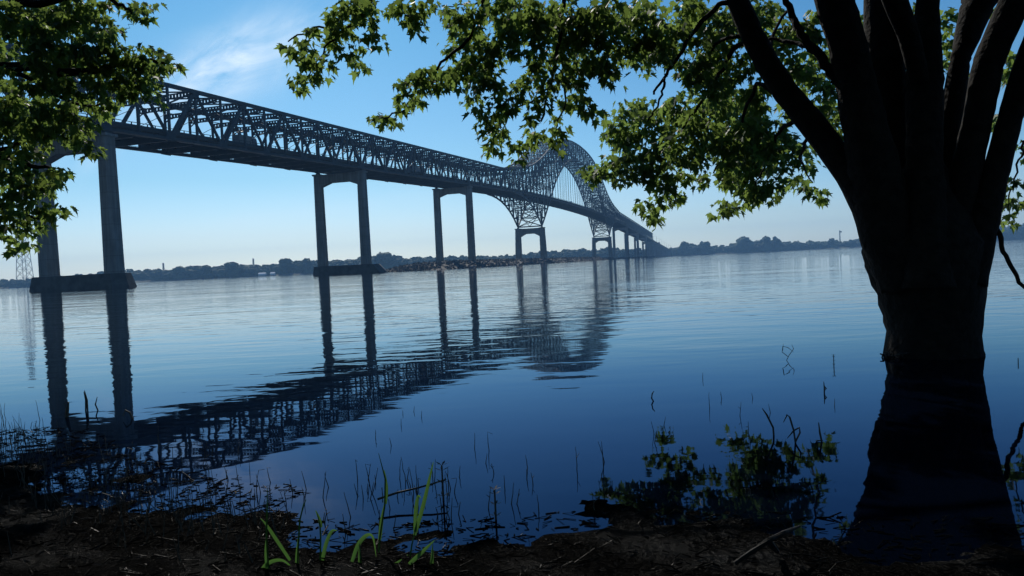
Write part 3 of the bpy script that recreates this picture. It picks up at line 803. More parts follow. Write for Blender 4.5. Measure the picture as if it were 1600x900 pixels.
# ------------------------------------------------------------------ the maple trees
# leaf outline: five-lobed, stem at the origin, tip along +y, unit length
LO = np.array([(0, 0), (.10, .05), (.34, -.04), (.30, .12), (.52, .22), (.40, .30), (.66, .60), (.44, .55), (.30, .48), (.22, .58), (.20, .72), (.10, .78), (0, 1.08)])
LO = np.concatenate([LO, (LO[1:-1]*[-1, 1])[::-1]])
def leaf_mesh(name, pos, size, tipdir, nrm, material, parent, c):
    """many single-polygon leaves, gently folded along the midrib"""
    n, k = len(pos), len(LO)
    t = tipdir/np.linalg.norm(tipdir, axis=1, keepdims=True)
    nn = nrm-t*np.sum(nrm*t, 1, keepdims=True); nn /= np.linalg.norm(nn, axis=1, keepdims=True)
    s = np.cross(t, nn)
    fold = nrng.uniform(.0, .6, (n, 1)); curl = nrng.uniform(-.12, .50, (n, 1))
    x = LO[:, 0][None, :]; y = LO[:, 1][None, :]
    wid = nrng.uniform(.65, 1.1, (n, 1))
    z = np.abs(x)*fold - y*y*curl
    V = (s[:, None, :]*(x*wid)[..., None]+t[:, None, :]*(y+0*wid)[..., None]+nn[:, None, :]*z[..., None])*size[:, None, None]+pos[:, None, :]
    V = V.reshape(-1, 3)-c
    # two half polygons share the midrib, so the fold is a clean crease
    h = (k-1)//2
    right = list(range(0, h+1)); left = [0]+list(range(h, k))
    me = bpy.data.meshes.new(name)
    me.vertices.add(n*k); me.vertices.foreach_set('co', V.ravel().astype(np.float32))
    per = np.array(right+left); L = len(per)
    loops = (per[None, :]+np.arange(n)[:, None]*k).ravel()
    me.loops.add(n*L); me.loops.foreach_set('vertex_index', loops.astype(np.int32))
    me.polygons.add(n*2)
    st = np.stack([np.arange(n)*L, np.arange(n)*L+len(right)], 1).ravel()
    me.polygons.foreach_set('loop_start', st.astype(np.int32))
    me.update(calc_edges=True); me.validate()
    me.materials.append(material)
    return place(name, me, c, parent)
def scatter_leaves(blobs, px_leaf, factor, rr):
    """blobs: (centre, radius m, leaf size) -> arrays of leaves in small hanging sprays"""
    pos, size, tip, nrm = [], [], [], []
    for c, r, ls in blobs:
        n = max(3, int(factor*math.pi*r*r/(.36*ls*ls)))
        while n > 0:
            d = nrng.normal(size=3); d /= np.linalg.norm(d); d *= r*nrng.random()**.42
            d[1] *= 1.15
            hub = c+d; m = int(nrng.integers(3, 7)); n -= m
            a0 = nrng.uniform(0, 6.28)
            for j in range(m):
                a = a0+j*2.4; rad = np.array([math.cos(a), math.sin(a), 0])
                pos.append(hub+rad*ls*nrng.uniform(.15, .55)+np.array([0, 0, nrng.uniform(-.5, .3)*ls]))
                tip.append(rad*nrng.uniform(.3, 1.0)+np.array([0, 0, -nrng.uniform(.35, 1.2)]))
                nrm.append(rad*nrng.uniform(.2, .9)+np.array([0, 0, nrng.uniform(.3, 1.0)])+nrng.normal(size=3)*.35)
                size.append(ls*nrng.uniform(.34, .90))
    return np.array(pos), np.array(size), np.array(tip), np.array(nrm)
def zl(lst, x0, y0, sc): return [(x0+a/sc, y0+b_/sc, r/sc) for a, b_, r in lst]

TD = 8.05                                     # distance of the trunk
tree = empty('maple_tree', at(1458, 557, TD)*[1, 1, 0], 'big dark many-stemmed maple with a thick trunk standing in the water', 'tree')
rb = random.Random(3)
def stem_tube(b, prof, n=18, jit=.035):
    """prof: (left px, right px, py, distance) silhouettes measured from the photograph"""
    pts, rad = [], []
    prof2 = []
    for p, q in zip(prof[:-1], prof[1:]):
        m = max(1, int(abs(q[2]-p[2])/14))
        for i in range(m):
            t = i/m; prof2.append(tuple(p[k]*(1-t)+q[k]*t for k in range(4)))
    prof2.append(prof[-1])
    for i, (l, r, y, d) in enumerate(prof2):
        p, q = prof2[max(i-2, 0)], prof2[min(i+2, len(prof2)-1)]
        dx, dy = (q[0]+q[1]-p[0]-p[1])/2, q[2]-p[2]
        slant = abs(dy)/math.hypot(dx, dy)                 # measured across, used square to the limb
        pts.append(at((l+r)/2, y, d)); rad.append((r-l)/2*slant*d/1160*(1+rb.uniform(-.02, .02)))
    b.tube(pts, rad, n, True, jit, rb)
b = MB()
stem_tube(b, [(1340, 1580, 690, TD), (1366, 1560, 610, TD), (1384, 1534, 572, TD), (1386, 1527, 545, TD), (1391, 1524, 520, TD), (1389, 1526, 490, TD), (1377, 1530, 450, TD), (1362, 1533, 415, TD), (1354, 1530, 385, TD), (1372, 1512, 345, TD), (1395, 1490, 300, TD), (1425, 1465, 240, TD)], 26)
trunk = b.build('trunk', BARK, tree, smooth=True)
LIMBS = [
 [(1372, 1470, 440, TD-.1), (1352, 1450, 390, TD-.1), (1336, 1425, 345, TD-.08), (1308, 1372, 285, TD), (1277, 1330, 240, TD+.1), (1240, 1292, 190, TD+.2), (1205, 1252, 145, TD+.3), (1178, 1220, 100, TD+.4), (1156, 1195, 55, TD+.5), (1136, 1172, 5, TD+.6), (1110, 1140, -60, TD+.7), (1070, 1095, -150, TD+.8)],
 [(1375, 1470, 440, TD-.15), (1345, 1430, 370, TD-.15), (1330, 1415, 300, TD-.1), (1318, 1385, 200, TD-.2), (1304, 1362, 110, TD-.2), (1292, 1350, 60, TD-.25), (1275, 1333, 0, TD-.3), (1262, 1310, -70, TD-.3), (1245, 1280, -170, TD-.2)],
 [(1380, 1450, 420, TD+.25), (1370, 1420, 250, TD+.3), (1358, 1414, 130, TD+.4), (1353, 1408, 80, TD+.4), (1352, 1399, 0, TD+.5), (1350, 1390, -80, TD+.6)],
 [(1410, 1490, 450, TD-.4), (1418, 1478, 350, TD-.36), (1418, 1470, 250, TD-.25), (1418, 1472, 130, TD), (1424, 1468, 60, TD+.05), (1434, 1466, 0, TD+.1), (1440, 1466, -80, TD+.2)],
 [(1424, 1452, 130, TD-.1), (1404, 1436, 55, TD-.2), (1380, 1417, 0, TD-.3), (1355, 1388, -60, TD-.4)],
 [(1445, 1510, 420, TD+.05), (1458, 1500, 280, TD+.1), (1468, 1503, 185, TD+.15), (1486, 1516, 90, TD+.2), (1504, 1556, 0, TD+.3), (1520, 1560, -90, TD+.4)],
 [(1450, 1520, 450, TD-.2), (1458, 1512, 380, TD-.2), (1484, 1529, 280, TD-.25), (1507, 1549, 185, TD-.3), (1522, 1568, 95, TD-.3), (1554, 1602, 20, TD-.35), (1590, 1632, -60, TD-.4)],
 [(1470, 1540, 440, TD-.25), (1503, 1556, 360, TD-.3), (1534, 1573, 280, TD-.35), (1560, 1596, 186, TD-.4), (1582, 1622, 110, TD-.45), (1616, 1652, 20, TD-.5), (1640, 1670, -60, TD-.5)]]
for i, L in enumerate(LIMBS):
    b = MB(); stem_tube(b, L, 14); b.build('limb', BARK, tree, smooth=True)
def branch(pts, r0, r1, parent=tree, name='branch', wig=.02):
    """pts: (px, py, distance)"""
    q = [at(*p) for p in pts]; path = []
    for i in range(len(q)-1):
        m = 5
        p0 = q[max(i-1, 0)]; p1 = q[i]; p2 = q[i+1]; p3 = q[min(i+2, len(q)-1)]
        for j in range(m):
            t = j/m
            path.append(.5*((2*p1)+(-p0+p2)*t+(2*p0-5*p1+4*p2-p3)*t*t+(-p0+3*p1-3*p2+p3)*t**3)+np.array([rb.uniform(-wig, wig) for _ in range(3)]))
    path.append(q[-1])
    rad = [r0+(r1-r0)*i/(len(path)-1) for i in range(len(path))]
    b = MB(); b.tube(path, rad, 8, True, .06, rb); return b
BR = [
 ([(1308, 125, 7.9), (1283, 92, 7.95), (1257, 62, 8.05), (1240, 25, 8.2), (1222, -10, 8.3)], .055, .035),
 ([(1306, 118, 7.95), (1280, 90, 8.3), (1245, 68, 8.6), (1210, 62, 8.9), (1184, 64, 9.1)], .032, .015),
 ([(1215, 150, 8.3), (1200, 95, 8.8), (1212, 45, 9.2), (1235, 10, 9.4)], .03, .015),
 ([(1160, 20, 8.6), (1130, 5, 8.7), (1088, 44, 8.9), (1064, 82, 9.1), (1041, 116, 9.3), (1022, 148, 9.5)], .035, .015),
 ([(1041, 116, 9.3), (1038, 135, 9.35), (1030, 160, 9.4), (1012, 190, 9.5)], .02, .01),
 ([(1180, 60, 8.6), (1148, 58, 8.8), (1118, 72, 9.2), (1098, 108, 9.5), (1060, 128, 9.8)], .028, .012),
 ([(1190, 78, 8.6), (1156, 68, 8.9), (1130, 105, 9.4), (1103, 148, 9.8), (1072, 192, 10.2), (1040, 240, 10.8)], .036, .012),
 ([(1215, 150, 8.5), (1185, 130, 9.0), (1165, 172, 9.6), (1150, 215, 10.2), (1115, 270, 11.)], .03, .012),
 ([(1240, 190, 8.5), (1215, 205, 9.2), (1200, 250, 10.2), (1180, 290, 11.2)], .028, .01),
 ([(1262, 220, 8.4), (1250, 250, 9.5), (1270, 285, 10.8)], .022, .008),
 ([(1100, -80, 8.9), (930, -60, 8.9), (884, 0, 8.8), (875, 50, 8.7), (866, 110, 8.7), (845, 190, 8.8)], .04, .012),
 ([(930, -60, 8.9), (800, -60, 8.6), (757, 4, 8.5), (742, 40, 8.4), (728, 65, 8.4), (690, 98, 8.3), (645, 160, 8.3), (600, 185, 8.3)], .035, .008),
 ([(757, 2, 8.5), (735, 5, 8.5), (700, 10, 8.5)], .012, .006),
 ([(800, -60, 8.6), (640, -50, 8.3), (575, 5, 8.1), (540, 45, 8.), (500, 42, 8.), (450, 65, 7.9)], .03, .007),
 ([(540, 45, 8.0), (510, 75, 8.), (480, 120, 7.9)], .015, .006),
 ([(560, 20, 8.1), (585, 45, 8.1), (592, 65, 8.1)], .008, .004),
 ([(884, 120, 8.7), (880, 165, 8.9), (862, 215, 9.2), (865, 240, 9.3)], .014, .005),
 ([(845, 150, 8.8), (800, 175, 8.8), (785, 215, 8.9)], .014, .005),
 ([(1553, 340, 7.75), (1562, 372, 7.7), (1575, 410, 7.7), (1602, 452, 7.7), (1660, 500, 7.8)], .028, .016),
 ([(1525, 278, 8.1), (1535, 300, 8.3), (1560, 300, 8.6)], .012, .006),
 ([(1600, 220, 7.8), (1592, 250, 8.1), (1580, 300, 8.4), (1570, 330, 8.5)], .014, .005),
 ([(1100, -150, 8.9), (1130, -40, 8.8), (1160, 30, 8.7)], .05, .04),
]
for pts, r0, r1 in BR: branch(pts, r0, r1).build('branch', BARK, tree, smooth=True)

RB = []
def addb(lst, x0, y0, sc, dep, spread, ls):
    for px, py, r in zl(lst, x0, y0, sc):
        Y = dep(px, py) if callable(dep) else dep
        Y += rt.uniform(-spread, spread)
        RB.append((at(px, py, Y), r*Y/1160*.92, ls))
addb([(60,290,30),(120,330,50),(200,270,55),(270,180,55),(240,400,85),(330,450,55),(170,530,70),(230,500,55),(420,120,85),(450,200,85),(400,280,65),(480,60,75),(560,40,85),(650,60,70),(600,130,45),(640,220,40),(590,280,35),(660,290,45),(520,400,45),(590,430,35),(340,75,25),(480,320,45),
      (800,20,55),(880,40,75),(920,110,65),(930,170,40),(990,30,65),(1050,20,35),(1130,60,40),(1150,100,30)], 430, 0, 4.285, 8.0, .35, .148)
addb([(660,790,35),(720,780,45),(780,800,45),(850,720,55),(890,690,55),(880,590,55),(940,540,75),(850,530,35),(1000,560,60),(1060,520,70),(1130,500,55),(1010,440,35),(1120,560,45),(960,650,35),(770,830,20)], 430, 0, 4.285, 8.3, .35, .148)
addb([(60,60,40),(120,90,70),(100,130,35),(90,270,45),(60,400,60),(130,350,80),(110,440,45),(200,80,90),(200,220,105),(230,350,95),(230,450,60),(200,520,40),(220,580,25),(330,60,110),(330,200,105),(330,320,70),(300,430,50),(360,460,45),(400,60,100),(430,270,50),(450,150,95),(500,50,110),(560,180,115),(540,320,80),(520,430,60),(470,500,50),(410,550,52),(350,580,52),(290,550,42),(280,620,42),(260,690,38),(330,650,52),(350,720,45),(310,770,38),(300,800,25),(430,800,42),(450,850,32),(490,740,42),(530,700,42),(520,620,42),(570,560,52),(600,470,70),(650,380,95),(640,60,115),(680,180,105),(700,280,85),(760,100,105),(780,230,75),(770,380,70),(780,470,60),(740,540,42),(700,560,32),(640,620,32),(680,710,32),(620,720,32),(650,770,38),(660,810,25),(800,560,42),(850,580,42),(818,630,24),(908,635,26),(860,90,105),(930,50,90),(900,180,60),(870,340,42),(930,330,52),(940,430,32),(940,290,52),(820,330,42)], 680, 0, 3.461, 8.7, .5, .152)
addb([(60,60,65),(120,110,65),(40,150,55),(180,60,55),(220,120,55),(260,60,55),(300,90,45),(310,180,55),(250,190,55),(180,190,55),(100,260,35),(140,290,35),(330,230,35),(240,240,25),(390,110,45),(350,110,35)], 900, 0, 2.5, 9.0, .5, .155)
addb([(410,20,35),(440,60,35),(470,30,45),(500,90,40),(530,140,45),(470,150,42),(560,60,50),(600,120,40),(430,250,42),(460,310,50),(510,230,55),(570,230,45),(600,180,40),(640,230,45),(680,290,45),(700,350,50),(590,310,55),(540,340,55),(500,280,40)], 900, 0, 2.5, 9.6, .5, .16)
addb([(200,430,45),(250,420,52),(160,480,45),(150,530,45),(220,520,75),(300,480,75),(360,400,60),(400,450,70),(340,560,75),(260,600,65),(170,610,65),(120,650,42),(70,680,42),(40,670,25),(180,680,42),(240,680,42),(300,680,55),(350,660,62),(380,740,42),(410,760,25),(320,770,45),(280,800,35),(250,810,16),(310,850,30)], 900, 0, 2.5, 11.6, .6, .18)
addb([(460,620,50),(480,700,32),(440,680,32),(520,560,60),(560,500,60),(480,420,70),(550,430,70),(610,400,60),(650,450,70),(700,420,50),(620,520,70),(690,520,60),(600,600,60),(660,600,60),(580,680,42),(640,690,52),(700,640,60),(650,760,32),(700,750,38),(590,800,32),(560,820,28),(620,790,28),(730,720,42),(740,580,52)], 900, 0, 2.5, 11.9, .6, .185)
addb([(1000,20,36),(1050,60,36),(1080,20,36),(1100,100,30),(1130,150,32),(1150,40,36),(1090,200,32),(1062,232,32),(1120,60,32),(1010,90,26),(1180,150,30),(1140,230,36),(1172,205,32),(1205,235,28),(1240,160,24),(1225,60,30),(1260,110,26),(1190,20,30)], 0, 0, 1, 10.2, .6, .17)
addb([(840,80,70),(900,60,50),(960,150,50),(880,180,60),(960,240,50),(980,320,40),(960,360,30),(860,250,30)], 1090, 150, 4.5, 9.5, .4, .165)
addb([(560,200,70),(620,280,70),(700,340,70),(760,400,60),(680,430,70),(800,460,40),(830,480,28),(560,380,70),(500,480,60),(440,420,60),(620,500,40),(700,540,50),(740,610,42),(790,660,42),(840,680,42),(880,650,32),(870,720,22),(620,620,38),(540,600,60),(540,690,50),(470,620,50),(420,690,42),(360,680,50),(330,740,40),(300,600,50),(230,580,50),(280,500,70),(350,540,60),(350,250,60),(420,180,60),(460,100,50),(270,400,70),(350,370,60),(420,320,50),(500,280,50)], 1090, 150, 4.5, 11.9, .7, .185)
addb([(150,30,35),(220,60,42),(200,170,38),(260,120,42),(330,100,48),(300,200,45),(360,60,42),(390,180,42),(350,260,42),(400,300,40),(430,350,38),(440,450,28),(390,380,30),(380,120,32)], 1100, 0, 2.142, 9.8, .6, .165)
addb([(520,60,35),(540,200,28),(560,320,22),(690,40,36),(660,180,28),(660,240,28),(800,130,36),(810,60,36),(830,180,28),(800,220,22),(700,90,25),(860,240,20),(1000,40,30),(1020,240,34),(1040,180,26),(980,400,24),(990,420,20)], 1100, 0, 2.142, 10.0, .6, .165)
addb([(190,50,30),(185,100,16),(130,250,20),(140,270,16),(85,430,16),(215,320,16),(205,370,14),(200,470,26),(180,510,24),(150,580,24),(190,540,20),(165,600,14)], 1500, 80, 2.25, 8.6, .3, .15)
pos, size, tip, nrm = scatter_leaves(RB, 20, 5.6, rt)
print('LEAVES', len(pos)); leaf_mesh('crown', pos, size, tip, nrm, LEAF, tree, at(1000, 150, 9.5))
# upper crown above the picture: shades the bank
UP = []
for k in range(330):
    x = rt.uniform(-5, 9); y = rt.uniform(2.5, 8.5); dd = math.hypot(x, y)
    z = CAM_H+.48*dd+rt.uniform(.5, 2.8)
    if x < -.5 and rt.random() < .35: continue
    UP.append((np.array([x, y, z]), rt.uniform(.55, 1.1), .26))
for k in range(230):                            # unseen leaves added over and behind the viewer to darken the bank
    x = rt.uniform(-9, 10); y = rt.uniform(-10, 4); z = max(rt.uniform(3.2, 7.5), CAM_H+.75*max(y, 0)+2.2)
    UP.append((np.array([x, y, z]), rt.uniform(.8, 1.3), .34))
pos, size, tip, nrm = scatter_leaves(UP, 20, 1.25, rt)
leaf_mesh('crown', pos, size, tip, nrm, LEAF, tree, np.array([2, 9, 7.]))

tl = empty('maple_tree', (-9.6, 7.2, .2), 'leafy maple hanging in from the left edge before the first bridge columns', 'tree')
b = MB(); b.tube([(-9.6, 7.2, -.3), (-9.5, 7.25, 1.5), (-9.3, 7.3, 3.2), (-8.8, 7.5, 5.2), (-8.0, 7.6, 7.4)], [.5, .38, .33, .26, .16], 18, True, .05, rb)
b.build('trunk', BARK, tl, smooth=True)
for pts, r0, r1 in (([(-310, 250, 7.4), (-150, 170, 7.7), (0, 105, 8.0), (120, 112, 8.2), (215, 95, 8.4), (262, 100, 8.5)], .09, .01),
                    ([(-320, 330, 7.4), (-160, 260, 7.7), (-20, 240, 7.9), (60, 260, 8.), (95, 268, 8.1)], .06, .008),
                    ([(-320, 390, 7.3), (-160, 320, 7.6), (-20, 320, 7.8), (50, 340, 7.9), (100, 325, 7.9)], .05, .008),
                    ([(-280, 100, 7.4), (-120, 20, 7.7), (60, 5, 8.), (150, -10, 8.2), (190, 8, 8.3), (212, 25, 8.35)], .07, .006),
                    ([(0, 105, 8.0), (60, 130, 8.1), (130, 165, 8.2), (175, 160, 8.3)], .03, .008),
                    ([(188, 57, 8.4), (198, 50, 8.4), (205, 35, 8.4)], .005, .003),
                    ([(-20, 240, 7.9), (60, 215, 8.0), (120, 218, 8.1), (142, 235, 8.1)], .025, .006)):
    branch(pts, r0, r1, tl).build('branch', BARK, tl, smooth=True)
RB2, RB = RB, []
addb([(60,60,100),(180,80,115),(300,60,115),(420,60,115),(540,60,105),(640,80,80),(720,40,52),(770,30,32),(60,160,55),(180,200,95),(300,200,115),(420,200,115),(540,180,80),(30,220,22),(650,140,30),(880,30,32),(940,60,42),(1000,80,32),(990,120,28),(1010,20,42),(1060,40,22),(1110,5,18),(640,220,60),(740,190,60),(800,170,32),(760,250,62),(620,320,105),(740,320,75),(820,330,42),(900,380,60),(960,370,32),(1040,330,40),(1040,390,42),(1110,380,42),(1180,390,32),(1150,450,52),(1230,470,36),(1090,480,62),(960,470,75),(840,440,75),(720,430,85),(860,550,72),(980,560,62),(1080,570,40),(1110,560,22),(760,560,72),(640,430,85),(920,660,50),(980,640,42),(860,640,32),(1080,680,36),(640,560,60),(700,640,60),(660,720,42),(760,720,42),(800,740,32),(720,770,32),(500,400,95),(380,340,105),(260,330,90),(190,400,50),(300,460,90),(420,500,80),(440,600,70),(340,580,80),(230,520,50),(540,640,50),(560,700,42),(200,620,60),(100,620,60),(40,480,42),(30,380,32),(60,560,52),(300,680,52),(450,720,52),(520,760,52),(400,800,80),(280,780,80),(150,740,80),(50,700,60),(60,820,80),(180,860,70),(300,870,70),(480,850,70),(570,850,52),(610,890,42)], 0, 0, 4.5, 8.2, .55, .135)
addb([(60,30,70),(180,30,70),(300,40,60),(420,30,60),(540,40,60),(590,30,32),(470,100,50),(440,130,22),(560,150,42),(610,190,36),(650,210,14),(240,80,50),(300,110,42),(60,110,40),(110,190,60),(190,200,50),(40,200,50),(250,220,32),(60,290,70),(150,310,50),(200,360,50),(280,370,50),(340,350,42),(390,330,32),(440,340,22),(430,380,14),(380,400,22),(300,440,42),(230,420,42),(150,420,60),(60,400,70),(190,500,50),(110,480,50),(50,520,60),(250,560,42),(300,590,42),(350,600,32),(400,600,22),(440,580,18),(410,620,18),(150,600,40),(90,620,40),(40,620,42),(280,680,38),(220,700,42),(150,690,42),(180,740,22),(40,700,42),(60,760,42),(90,820,36),(110,850,22),(200,810,32),(220,850,14),(170,830,18)], 0, 190, 4.286, 8.0, .45, .135)
addb([(-60, 60, 60), (-130, 150, 70), (-60, 180, 60), (-70, 280, 55), (-140, 300, 60), (-60, 340, 40), (-200, 60, 80), (-220, 220, 80)], 0, 0, 1, 7.8, .5, .14)
pos, size, tip, nrm = scatter_leaves(RB, 20, 8.0, rt)
leaf_mesh('crown', pos, size, tip, nrm, LEAF, tl, at(60, 150, 8.2))
UP = []
for k in range(90):
    x = rt.uniform(-13, -4.5); y = rt.uniform(2, 7); dd = math.hypot(x, y)
    UP.append((np.array([x, y, CAM_H+.46*dd+rt.uniform(.3, 2.6)]), rt.uniform(.6, 1.1), .26))
pos, size, tip, nrm = scatter_leaves(UP, 20, .75, rt)
leaf_mesh('crown', pos, size, tip, nrm, LEAF, tl, np.array([-8, 7, 6.]))

# ------------------------------------------------------------------ foreground plants
def blade(b, pts, w, d0, lean=0.):
    """flat tapered leaf along measured points (px, py) near distance d0"""
    q = [at(x, y, d0+lean*i) for i, (x, y) in enumerate(pts)]; path = []
    for i in range(len(q)-1):
        p0 = q[max(i-1, 0)]; p1 = q[i]; p2 = q[i+1]; p3 = q[min(i+2, len(q)-1)]
        for j in range(6):
            t = j/6; path.append(.5*((2*p1)+(-p0+p2)*t+(2*p0-5*p1+4*p2-p3)*t*t+(-p0+3*p1-3*p2+p3)*t**3))
    path.append(q[-1]); m = len(path); vs = []
    for i, p in enumerate(path):
        t = i/(m-1); d = path[min(i+1, m-1)]-path[max(i-1, 0)]; d /= np.linalg.norm(d)+1e-9
        s = np.cross(d, np.array([.25, 1, .1])); s /= np.linalg.norm(s)+1e-9
        ww = w*(math.sin(math.pi*min(1, .18+.82*t))**.7)*(.55+.45*(1-t))+.0004
        n = np.cross(s, d)
        vs += [p-s*ww, p+n*ww*.35, p+s*ww]
    fs = []
    for i in range(m-1):
        fs += [(i*3, i*3+1, i*3+4, i*3+3), (i*3+1, i*3+2, i*3+5, i*3+4)]
    b.add(vs, fs)
def zz(pts): return [(380+x/4.09, 680+y/4.09) for x, y in pts]
GR = [
 ('young green reed with a long arching leaf, leftmost on the mud', 2.95, [[(165,900),(148,650),(152,500),(155,340)]], [[(300,800),(200,650),(150,575),(110,530)], [(90,920),(150,825),(250,800),(335,870)], [(160,900),(146,760),(148,650)]]),
 ('short green reed shoot with one narrow upright leaf, second from left', 3.0, [[(345,885),(352,700),(362,540),(385,450),(402,410)]], [[(342,885),(345,760),(356,630)], [(340,880),(420,875),(495,885)]]),
 ('green reed with a broad folded leaf bending to the right', 3.05, [[(492,835),(495,650),(490,570),(470,490)]], [[(500,830),(528,700),(565,615),(600,610)], [(497,590),(488,540),(462,478)]]),
 ('green reed whose leaf arches over into an upside-down hook', 2.98, [[(755,895),(748,760),(742,690)]], [[(695,810),(735,700),(790,640),(830,655),(850,780)], [(750,900),(745,800),(742,705)]]),
 ('tall bright green reed with a lit broad leaf halfway up', 3.1, [[(862,800),(872,660),(905,450),(908,280),(865,115)]], [[(872,670),(886,540),(908,420)], [(908,440),(915,330),(900,220)]]),
 ('tallest dark green reed with a long spear leaf and a cut-off leaf', 3.0, [[(1050,890),(1078,700),(1105,590)]], [[(1095,640),(1150,450),(1190,280),(1216,168)], [(1098,620),(1104,480),(1118,392),(1136,402)], [(1020,880),(1040,830),(1050,760)]]),
 ('low green reed with leaves leaning right, beside the tallest reed', 2.92, [[(1175,900),(1208,790),(1212,690)]], [[(870,895),(950,840),(1015,792)], [(1060,825),(1140,750),(1225,670)], [(1180,900),(1205,820),(1210,700)]]),
]
for lab, d0, stems, blades in GR:
    p0 = at(*zz([stems[0][0]])[0], d0); e = empty('reed_shoot', p0, lab, 'reed', 'green reed shoots on the mud')
    for st in stems:
        q = zz(st); q2 = [at(x, y, d0) for x, y in q]; q2 = [q2[0]-np.array([0, 0, .12])]+q2
        b = MB(); b.tube(q2, [.0035]*(len(q2)-1)+[.0012], 6); b.build('stem', BLADE, e, smooth=True)
    for bl in blades:
        b = MB(); blade(b, zz(bl), .0095, d0, .01); b.build('leaf', BLADE, e, smooth=True)
# dead stalks in the shallows, each its own object
rd = random.Random(17)
def stalk(px, py, hpx, lean, label, group, r=.0032, kink=True):
    p = on_water(px, py); sc = p[1]/1160; h = hpx*sc
    q = [p-np.array([0, 0, .12]), p]
    n = 4
    for i in range(1, n+1):
        t = i/n; q.append(p+np.array([lean*h*t+rd.uniform(-.02, .02)*h, rd.uniform(-.05, .05)*h, h*t]))
    if kink and rd.random() < .25:
        q[-1] = q[-2]+np.array([rd.uniform(-.3, .3)*h, 0, -rd.uniform(-.1, .2)*h])
    b = MB(); b.tube(q, [r*(1-.12*i) for i in range(len(q))], 5)
    if rd.random() < .3:
        k = q[3]; b.tube([k, k+np.array([rd.uniform(-.25, .25)*h, 0, rd.uniform(.1, .3)*h])], [r*.7, r*.3], 4)
    o = b.build('dead_stalk', REED); tag(o, label, 'dead stalk', group); return o
for (n, x0, x1, y0, y1, h0, h1, label, group) in (
        (14, 0, 75, 655, 700, 10, 40, 'thin dead stalk at the water edge by the far left mud', 'stalks at the far left edge'),
        (44, 130, 400, 700, 815, 12, 48, 'thin dead stalk in the shallows below the reflected truss', 'stalks in the left shallows'),
        (62, 390, 715, 745, 832, 10, 46, 'thin dead stalk in the shallows behind the green reeds', 'stalks behind the green reeds'),
        (20, 715, 960, 700, 805, 10, 40, 'thin dead stalk in the open shallows right of the green reeds', 'stalks right of the green reeds'),
        (12, 1000, 1360, 590, 720, 8, 24, 'short dark stalk poking from open water left of the big trunk', 'stalks left of the big trunk'),
        (6, 560, 680, 640, 700, 6, 14, 'tiny stalk tip in the calm water below the bridge reflection', 'stalk tips in calm water')):
    for _ in range(n):
        stalk(rd.uniform(x0, x1), rd.uniform(y0, y1), rd.uniform(h0, h1), rd.uniform(-.25, .25), label, group)
def special(name, label, cat, polylines, r=.004, leaves=(), zbase=None):
    """polylines measured in photo pixels, standing at the water point of the first pixel"""
    base = on_water(*polylines[0][0]); Y = base[1]; b = MB()
    for pl in polylines:
        q = [at(x, y, Y) for x, y in pl]
        if pl is polylines[0]: q = [q[0]-np.array([0, 0, .1])]+q
        b.tube(q, [r]*(len(q)-1)+[r*.4], 6)
    o = b.build(name, REED)
    if leaves:
        e = empty(name, base, label, cat); o.parent = e; o.name = 'stem'; o.location = tuple(WLOC[o.name] - base) if o.name in WLOC else o.location
        return e
    return tag(o, label, cat)
special('looped_stalk', 'dead stalk bent into a loop standing far out in open water', 'dead stalk', [[(1229,563),(1233,555),(1240,545),(1237,538)], [(1231,557),(1222,550),(1223,541),(1231,543),(1240,550)], [(1223,548),(1224,537)]], .0035)
special('bent_reed', 'dark reed with a leaf folded into an arch in front of the leaf reflection', 'reed', [[(1243,692),(1240,672),(1234,652),(1230,648),(1224,660)], [(1243,690),(1250,676),(1249,668),(1240,673),(1230,685)]], .0055)
special('leaning_reed', 'dark pointed reed blade leaning left beside the arched one', 'reed', [[(1209,680),(1208,668),(1198,648),(1191,638)]], .006)
special('curved_stalk', 'small dark stalk curved like a bracket in open water', 'dead stalk', [[(1021,627),(1018,622),(1019,615),(1022,611)]], .006)
special('hooked_stalk', 'dark stalk with a triangular hook right of the leafy stalk', 'dead stalk', [[(1288,614),(1288,606),(1287,596)], [(1288,611),(1291,607),(1288,603)]], .006)
special('broken_stalk', 'dark broken stalk with a foot of debris left of the big trunk', 'dead stalk', [[(1284,690),(1281,676),(1279,660)], [(1275,689),(1286,688)]], .006)
special('broad_stalk', 'stout dark stalk at the left in front of the first column reflection', 'dead stalk', [[(104,652),(105,640),(107,628)]], .016)
special('paired_reeds', 'two thin leaning reeds together between the first column reflections', 'reed', [[(134,642),(134,625),(131,612)], [(137,642),(136,625),(132,610)]], .008)
special('forked_stalk', 'thin forked stalk right of the paired reeds', 'dead stalk', [[(153,641),(149,632),(152,620)]], .007)
special('bent_stalk', 'pale bent reed arching over the second column reflection', 'reed', [[(207,654),(203,645),(196,641),(192,650)]], .008)
def leafy(px, py, hpx, label):
    base = on_water(px, py); Y = base[1]; h = hpx*Y/1160
    e = empty('leafy_stalk', base, label, 'water plant')
    b = MB(); b.tube([base-np.array([0, 0, .1]), base+np.array([0, 0, h])], [.006, .004], 6); b.build('stem', REED, e)
    b = MB()
    for t in (.12, .5, .85, 1.0):
        for k in range(5):
            a = k*1.256+t*5; d = np.array([math.cos(a), math.sin(a), .35]); p = base+np.array([0, 0, h*t]); L = h*.24
            s = np.cross(d, (0, 0, 1)); s /= np.linalg.norm(s)
            b.add([p, p+d*L*.5+s*L*.16, p+d*L, p+d*L*.5-s*L*.16], [(0, 1, 2, 3)])
    b.build('leaves', REED, e)
leafy(1303, 572, 17, 'dark leafy stalk standing in the water just left of the big trunk')
leafy(1591, 568, 8, 'small leafy stalk in the water right of the big trunk')
leafy(693, 782, 56, 'tall dark stalk with whorled seed heads right of the green reeds')
